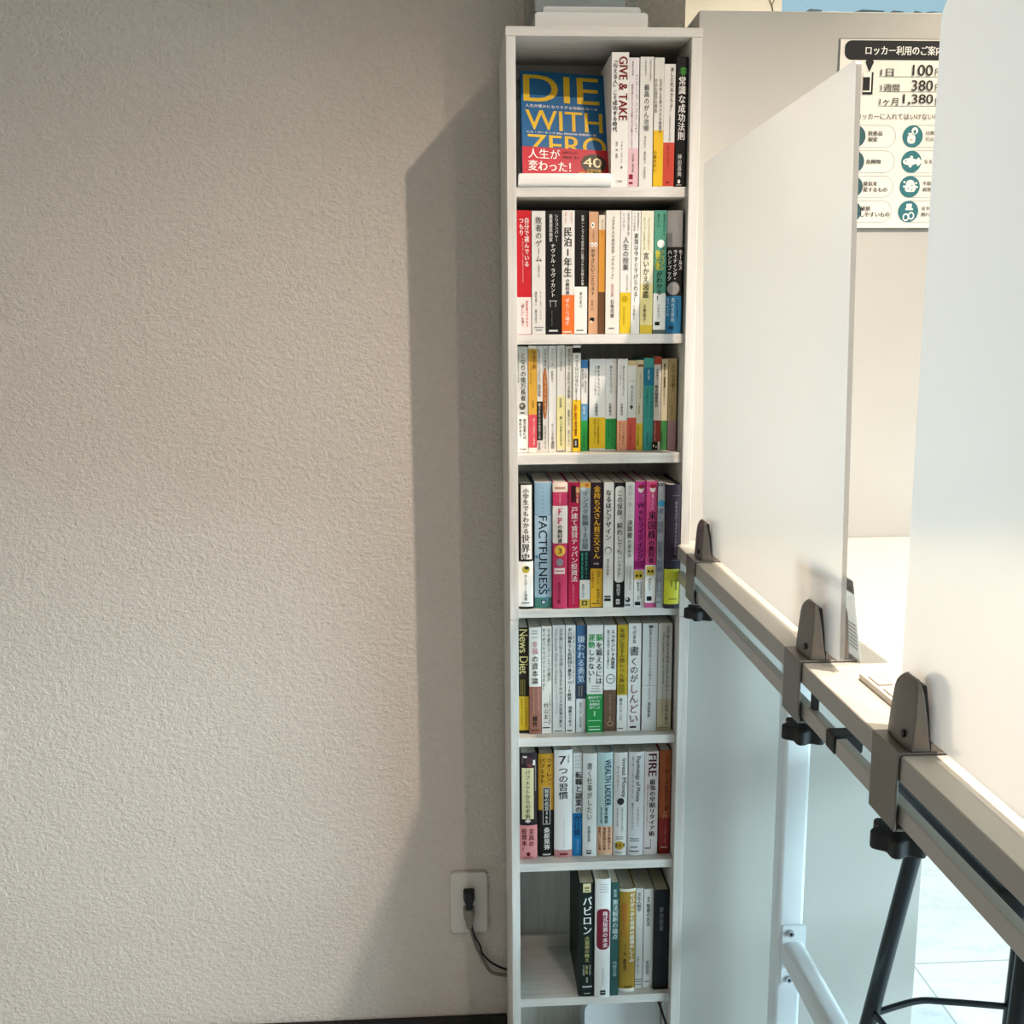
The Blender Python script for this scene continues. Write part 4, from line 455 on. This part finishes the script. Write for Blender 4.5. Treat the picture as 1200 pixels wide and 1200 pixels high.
def lipring(x,s): return [(x,a,b*s if a<-.03 else b) for a,b in pf]
mb=MB(); mb.loft([lipring(-.0712,.80),lipring(-.0705,.93),lipring(-.069,1),lipring(.067,1),lipring(.0685,.97),lipring(.0695,.85)],mat('eceae4',.3)); mb.build('base_tray',st,smooth=True)
bk=MB().prism([(.052,.0),(.056,.0),(.122,.16),(.118,.16)],'x',-.066,.062,mat('eceae4',.3)); bk.build('back_rest',st,bevel=.001)

# ---------------------------------------------------------------- things on and in the bookcase
lt=thing('letter_tray',(.21,1.69,1.8188),'stacked white plastic letter trays on top of the bookcase','letter tray')
TR=mat('d9dad6',.35)
def tray(z,x0,x1,y0,h,name):
    P=[(x0,h),(x0+.004,0.0),(x1-.004,0.0),(x1,h),(x1-.003,h),(x1-.006,.003),(x0+.006,.003),(x0+.003,h)]
    mb=MB().prism([(a-.21,b+z) for a,b in P],'y',y0-1.69,.085,TR).prism([(a-.21,b+z) for a,b in rrect((x0+x1)/2,h/2+.002,(x1-x0)/2-.001,h/2,.005,4)],'y',y0-1.692,y0-1.688,TR)
    return mb.build(name,lt,bevel=.001)
tray(.0002,.1253,.2967,1.607,.0262,'lower_tray'); tray(.0268,.1384,.2883,1.622,.0120,'upper_tray')
MB().box((-.004,-.066,.0),(.0035,-.064,.0285),TR).build('divider',lt)
lh=thing('leaflet_holder',(.2,1.70,1.8582),'clear acrylic leaflet holder with pale papers standing on the letter trays','holder')
MB().box((-.072,-.055,0),(.086,-.053,.14),M_CLEAR).box((-.072,.05,0),(.086,.052,.2),M_CLEAR).box((-.072,-.053,0),(.086,.05,.002),M_CLEAR).build('acrylic_box',lh)
MB().box((-.066,-.02,.0025),(.074,-.004,.17),mat('dfe1df',.6)).box((.0,-.024,.0025),(.06,-.021,.012),mat('e8eaea',.6)).box((.062,-.03,.0025),(.079,-.026,.004),mat('eef0f0',.6)).build('leaflets',lh)
ap=MB().box((.1165,1.604,1.8189),(.1185,1.70,1.99),M_CLEAR).build('acrylic_divider',bevel=.0004)
tag(ap,'thin upright clear acrylic sheet beside the trays on top of the bookcase','divider')
bx=thing('storage_box',(.285,1.69,.0655),'pale grey rounded plastic box in the lowest compartment of the bookcase','box')
MB().prism([(a,b) for a,b in rrect(0,.058,.068,.058,.02,6)],'y',-.035,.05,mat('b9bdbe',.4)).build('shell',bx,smooth=True,bevel=.002)
MB().prism([(a,b) for a,b in rrect(0,.058,.0695,.0592,.0212,6)],'y',-.0385,-.0352,mat('dfe3e4',.3)).build('rim',bx,bevel=.001)
tag(MB().tube(smooth_path([(.335,1.64,.2215),(.341,1.615,.209),(.349,1.603,.185),(.355,1.60,.16),(.3545,1.61,.11),(.345,1.64,.0695),(.30,1.72,.0685)]),.0022,M_RUB,8).build('cable',smooth=True),'black cable running down beside the pale box in the lowest compartment','cable')
ps=MB().tube(smooth_path([(.3525,1.583,.2475),(.3495,1.5815,.239),(.3455,1.5805,.229),(.343,1.5812,.2225),(.3445,1.5815,.219)]),[.0009]*24+[.0007],mat('93999a',.3),8)
ps.add([(.3455,1.5815,.229),(.3540,1.5815,.247),(.3540,1.5812,.226),(.3475,1.5812,.218)],[(0,1,2,3)],M_CLEAR)
tag(ps.build('plastic_tie',smooth=True),'small crumpled grey plastic tie at the right end of the lowest book shelf','tie')

# ---------------------------------------------------------------- outlet and cords
ol=thing('wall_outlet',(.0095,1.7953,.3037),'white wall outlet plate with rounded corners left of the bookcase foot','outlet')
PLW=mat('cfc9bf',.4)
MB().prism(rrect(0,0,.036,.063,.008),'y',-.007,0,PLW).build('plate',ol,bevel=.002,smooth=True)
MB().prism(rrect(0,.0,.0125,.034,.002),'y',-.0082,-.0069,mat('d6d0c6',.4)).build('socket_insert',ol,bevel=.0005)
M_SLOT=mat('2a2826',.6)
MB().box((-.005,-.0084,.019),(-.0035,-.0081,.027),M_SLOT).box((.0035,-.0084,.019),(.005,-.0081,.027),M_SLOT).build('slots',ol)
def cord(label,m,plug_xz,pts,r):
    px_,pz=plug_xz; o=thing('power_cord',(px_,1.78,pz),label,'cord')
    rings=[]
    for t,(rw,rh) in zip((0,.006,.012,.017),((.0105,.0105),(.0108,.0108),(.0098,.0100),(.0075,.0075))): rings.append([(a,.0066-t,b) for a,b in rrect(0,0,rw,rh,.002,3)])
    MB().loft(rings,m).prism([(-.0095,-.006),(.0095,-.006),(.0058,-.018),(.0062,-.021),(.0040,-.030),(-.0040,-.030),(-.0062,-.021),(-.0058,-.018)],'y',-.0085,.002,m).build('plug',o,bevel=.0008)
    c=MB().tube(smooth_path([(a-px_,b-1.78,c-pz) for a,b,c in pts]),r,m,8).build('cable',o,smooth=True); return o
cord('black power cord plugged into the upper socket and curving behind the bookcase',M_RUB,(.0095,.3246),[(.0097,1.7765,.299),(.0102,1.777,.296),(.0110,1.783,.290),(.0135,1.784,.2576),(.0195,1.784,.2357),(.0290,1.782,.2178),(.0338,1.781,.2008),(.0485,1.783,.1818),(.0645,1.786,.1690),(.0830,1.789,.1590),(.11,1.7905,.150)],.0021)
cord('grey power cord plugged into the lower socket below the black one',mat('7d776c',.5),(.0092,.289),[(.0088,1.7765,.2625),(.0095,1.779,.260),(.0125,1.785,.2475),(.0195,1.787,.2201),(.0320,1.787,.1888),(.0478,1.787,.1595),(.0625,1.788,.1515),(.0830,1.790,.1455),(.11,1.7910,.138)],.0031)

# ---------------------------------------------------------------- locker and poster
lk=tag(MB().box((.3742,1.61,0),(.8055,1.786,1.853),M_LOCK).build('locker',bevel=.0012),'tall plain white locker back panel right of the bookcase','locker')
po=thing('poster',(.592,1.6096,1.5367),'white locker price notice with black heading and teal icons taped to the locker','poster')
sh=MB().box((-.003,-.0003,-.0064),(.213,.0003,.2785),M_CLEAR); sh.build('sleeve',po)
pm=MB(); pm.flat=True; PW=mat('ece7dc',.5)
pm.box((0,-.0009,0),(.21,-.0004,.2772),PW)
PP=lambda e:(lambda u,z:(u,-e,z))
for i,(k,cx,cz,rx,rz,c) in enumerate(PSH): put_shape(pm,k,cx,cz,rx,rz,mat(c,.5),PP(.0011+.00001*i))
for (s,cx,cz,rx,rz,c,b) in PTX:
    g=GL[(s,bool(b))]; vs,fs,xa,xb,ya,yb=g
    strike(pm,g,lambda x,y:(cx-rx+(x-xa)*2*rx/(xb-xa),-.0017,cz-rz+(y-ya)*2*rz/(yb-ya)),mat(c,.5),bool(b))
pm.build('notice_sheet',po)

# ---------------------------------------------------------------- counter table
tb=thing('counter_table',(.65,.9,0),'high white counter table with steel legs running from the locker toward the viewer','table')
def tp(mb,name,**k):
    o=mb.build(name,tb,**k); o.matrix_parent_inverse=Matrix.Translation((-.65,-.9,0)); return o
tp(MB().box((.3508,.12,1.0205),(1.15,1.6085,1.042),M_TABLE),'tabletop',bevel=.0008)
tp(MB().box((.3498,.12,1.0206),(.3507,1.6085,1.0415),mat('a39e96',.45)),'shaded_edge',bevel=.0003)  # thin strip on the counter's unlit side, shade put into a darker grey
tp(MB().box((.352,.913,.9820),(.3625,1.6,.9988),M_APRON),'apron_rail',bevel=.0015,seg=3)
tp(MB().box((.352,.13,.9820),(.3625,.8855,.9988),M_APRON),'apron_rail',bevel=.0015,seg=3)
tp(MB().prism(rrect(.3655,.9905,.0145,.0095,.003,3),'y',.889,.9095,M_RUB),'rail_joint',bevel=.001)
tp(MB().box((.3560,.958,.9985),(.3615,.967,1.0203),M_RUB),'rail_spacer')
tp(MB().box((.356,.20,.9985),(.3615,.209,1.0203),M_RUB),'rail_spacer')
for x in (.5142,1.07):
    for y in (1.499,.27): tp(MB().prism(rrect(x+.0215,y+.0205,.0215,.0205,.007,4),'z',0,1.0204,M_STEEL),'leg',smooth=True)
    tp(MB().prism(rrect(x+.0255,.368,.0195,.0205,.013,6),'y',.3115,1.4945,M_STEEL),'stretcher',smooth=True)
    for yy in (1.4945,.3115):
        pl=tp(MB().prism(rrect(x+.0265,.364,.0195,.0535,.003,3),'y',yy if yy>1 else yy-.001,yy+.0043 if yy>1 else yy+.001,M_STEEL),'end_plate')
    for z in (.4055,.3225):
        tp(MB().prism([(x+.0195+.0055*math.cos(a*math.pi/6),z+.0055*math.sin(a*math.pi/6)) for a in range(12)],'y',1.489,1.4945,M_CHROME).prism([(x+.0195+.0028*math.cos(a*math.pi/3),z+.0028*math.sin(a*math.pi/3)) for a in range(6)],'y',1.4887,1.4891,M_DARK),'bolt')

# ---------------------------------------------------------------- partitions and clamps
def panel(y0,y1,z0,z1,lean,r,label):
    pts=rrect((y0+y1)/2,(z0+z1)/2,(y1-y0)/2,(z1-z0)/2,r,8); t=.0025; X=.378
    f=lambda u,v,s:(X-lean*(v-z0)/(z1-z0)+s,u,v)
    o=MB().loft([[f(u,v,-t) for u,v in pts],[f(u,v,t) for u,v in pts]],M_FROST).build('desk_partition'); 
    return tag(o,label,'partition panel','frosted partition panels on the counter')
panel(.946,1.511,1.0525,1.6165,.0125,.006,'frosted partition panel farther along the counter, close to the locker')
panel(.23,.808,1.0525,1.6235,.001,.017,'nearest frosted partition panel, filling the right edge of the photo')
def fin(side):
    mb=MB(); rings=[]
    for t in (0,.15,.3,.45,.6,.72,.82,.9,.955,.985,1):
        k=max(0,(t-.72)/.28); zz=1.0452+.0575*t
        xe=.0200-.0030*t-.0022*k**3; xi=.0045+.0085*t; bu=.0026*(1-.55*t)
        y0=.0006+.0030*t*t+.0060*k**3; y1=.0468-.0070*t*t-.0110*k**2.2
        n=12; P=[(xi,y0),(xi,y1)]
        for i in range(n+1):
            u=1-2*i/n; P.append((xe+bu*(1-u*u),(y0+y1)/2+u*(y1-y0)/2))
        rings.append([(.378+side*p,q,zz) for p,q in P])
    return mb.loft(rings,M_ALU)
def pad(side):
    rings=[]
    for t in (.1,.5,.86,.92):
        k=max(0,(t-.72)/.28); zz=1.0452+.0575*t; xi=.0044+.0085*t; y0=.004+.004*k; y1=.043-.007*t*t-.008*k*k
        xo=.0032+.0055*t
        rings.append([(.378+side*p,q,zz) for p,q in ((xi,y0),(xi,y1),(xo,y1),(xo,y0))])
    return MB().loft(rings,M_RUB)
def clamp(y0,label):
    o=thing('partition_clamp',(0,y0,0),label,'clamp','metal clamps holding the partition panels')
    MB().prism([(.3465,.9775),(.3490,.9775),(.3490,1.0425),(.4072,1.0425),(.4072,1.0450),(.3465,1.0450)],'y',0,.0505,M_ALU).box((.3490,0,.9775),(.374,.0505,.9800),M_ALU).build('bracket',o,bevel=.0012,seg=3)
    for sd in (-1,1): pad(sd).build('grip_pad',fin(sd).build('jaw',o,smooth=True,bevel=.0012,seg=3))
    MB().box((.3738,.001,1.0451),(.3822,.046,1.0520),M_ALU).build('slot_base',o)
    MB().prism([(.013+.0026*math.cos(a*math.pi/8),1.0565+.0036*math.sin(a*math.pi/8)) for a in range(16)],'x',.3548,.3590,M_BLACK).build('set_screw',o)
    MB().tube([(.364,.025,.9774),(.364,.025,.966)],.004,M_CHROME,10).build('screw',o)
    P=[]
    for i in range(60):
        a=2*math.pi*i/60; r=.0215+.0035*math.cos(6*a); P.append((.364+r*math.cos(a),.025+r*math.sin(a)))
    MB().prism(P,'z',.951,.967,M_RUB).build('knob',o,smooth=True,bevel=.002)
    return o
clamp(1.4440,'farthest grey metal clamp, at the bookcase corner of the counter')
clamp(.9772,'middle grey metal clamp, at the near end of the farther partition panel')
clamp(.7440,'nearest and largest grey metal clamp, at the edge of the nearest partition panel')
cs=thing('card_stand',(.407,.972,1.0422),'small clear card stand with grey printed card behind the farther partition panel','card stand')
MB().add([(0,0,0),(.0,.1,0),(-.0125,.1,.088),(-.0125,0,.088),(.0012,0,0),(.0012,.1,0),(-.0113,.1,.088),(-.0113,0,.088)],[(0,3,2,1),(4,5,6,7),(0,1,5,4),(1,2,6,5),(2,3,7,6),(3,0,4,7)],M_CLEAR).box((.0012,0,0),(.03,.1,.0012),M_CLEAR).build('acrylic',cs)
cdm=MB(); GC=mat('dcdcda',.6,key='card'); GT=mat('9a9c9e',.6)
cdm.add([(.0018,0.001,.002),(.0018,.099,.002),(-.0105,.099,.086),(-.0105,.001,.086)],[(0,1,2,3)],GC)
S=lambda y,z:(.00165-.0123*(z-.002)/.084-.0002,y,z)
cdm.add([S(.001,.072),S(.099,.072),S(.099,.086),S(.001,.086)],[(0,1,2,3)],GT)
for i in range(7): z=.012+.0042*i; cdm.add([S(.006,z),S(.05,z),S(.05,z+.0016),S(.006,z+.0016)],[(0,1,2,3)],GT)
cdo=cdm.build('card',cs)
for m in (GC,):
    nt=m.node_tree; bb=nt.nodes['Principled BSDF']; t_=nt.nodes.new('ShaderNodeBsdfTranslucent'); t_.inputs[0].default_value=(.75,.75,.74,1); mx=nt.nodes.new('ShaderNodeMixShader'); mx.inputs[0].default_value=.5
    nt.links.new(bb.outputs[0],mx.inputs[1]); nt.links.new(t_.outputs[0],mx.inputs[2]); nt.links.new(mx.outputs[0],nt.nodes['Material Output'].inputs[0])
sp=thing('outlet_strip',(.3985,.862,1.0421),'slim beige outlet strip lying on the counter between the two partition panels','outlet strip')
PLB=mat('d6cfc2',.45)
MB().box((-.0105,-.06,0),(.0105,.065,.0062),PLB).build('body',sp,bevel=.001)
for yy in (.040,.005): MB().prism(rrect(0,yy,.0068,.0125,.001,2),'z',.0062,.0068,mat('8a7458',.5)).prism(rrect(0,yy,.0060,.0112,.001,2),'z',.0066,.0070,PLB).build('socket',sp)

# ---------------------------------------------------------------- stool
so=thing('bar_stool',(.83,1.22,0),'black bar stool with tubular legs tucked under the counter','stool')
def spt(mb,name,**k):
    o=mb.build(name,so,**k); o.matrix_parent_inverse=Matrix.Translation((-.83,-1.22,0)); return o
spt(MB().prism(rrect(.822,1.245,.187,.185,.03,5),'z',.688,.722,M_STOOL),'seat',smooth=True,bevel=.006)
legs=[((.690,1.375,.690),(.583,1.418,0)),((.866,1.385,.690),(.866,1.415,0)),((.70,1.11,.690),(.62,1.03,0)),((.955,1.11,.690),(1.03,1.03,0))]
for i_,(a,b) in enumerate(legs): spt(MB().tube([a,b],.0125 if i_!=1 else .0145,M_STOOL,14),'leg',smooth=True)
def at(i,z):
    a,b=map(Vector,legs[i]); return a.lerp(b,(a.z-z)/(a.z-b.z))
for i,j in ((0,1),(1,3),(3,2),(2,0)):
    z=.322 if (i,j)==(0,1) else .33; p,q=at(i,z),at(j,z); m1=p.lerp(q,.33)+Vector((0,.012,.010)); m2=p.lerp(q,.55)+Vector((0,.010,.008))
    spt(MB().tube(smooth_path([p,m1,m2,q],5),.0052,M_STOOL,10),'footrest_bar',smooth=True)
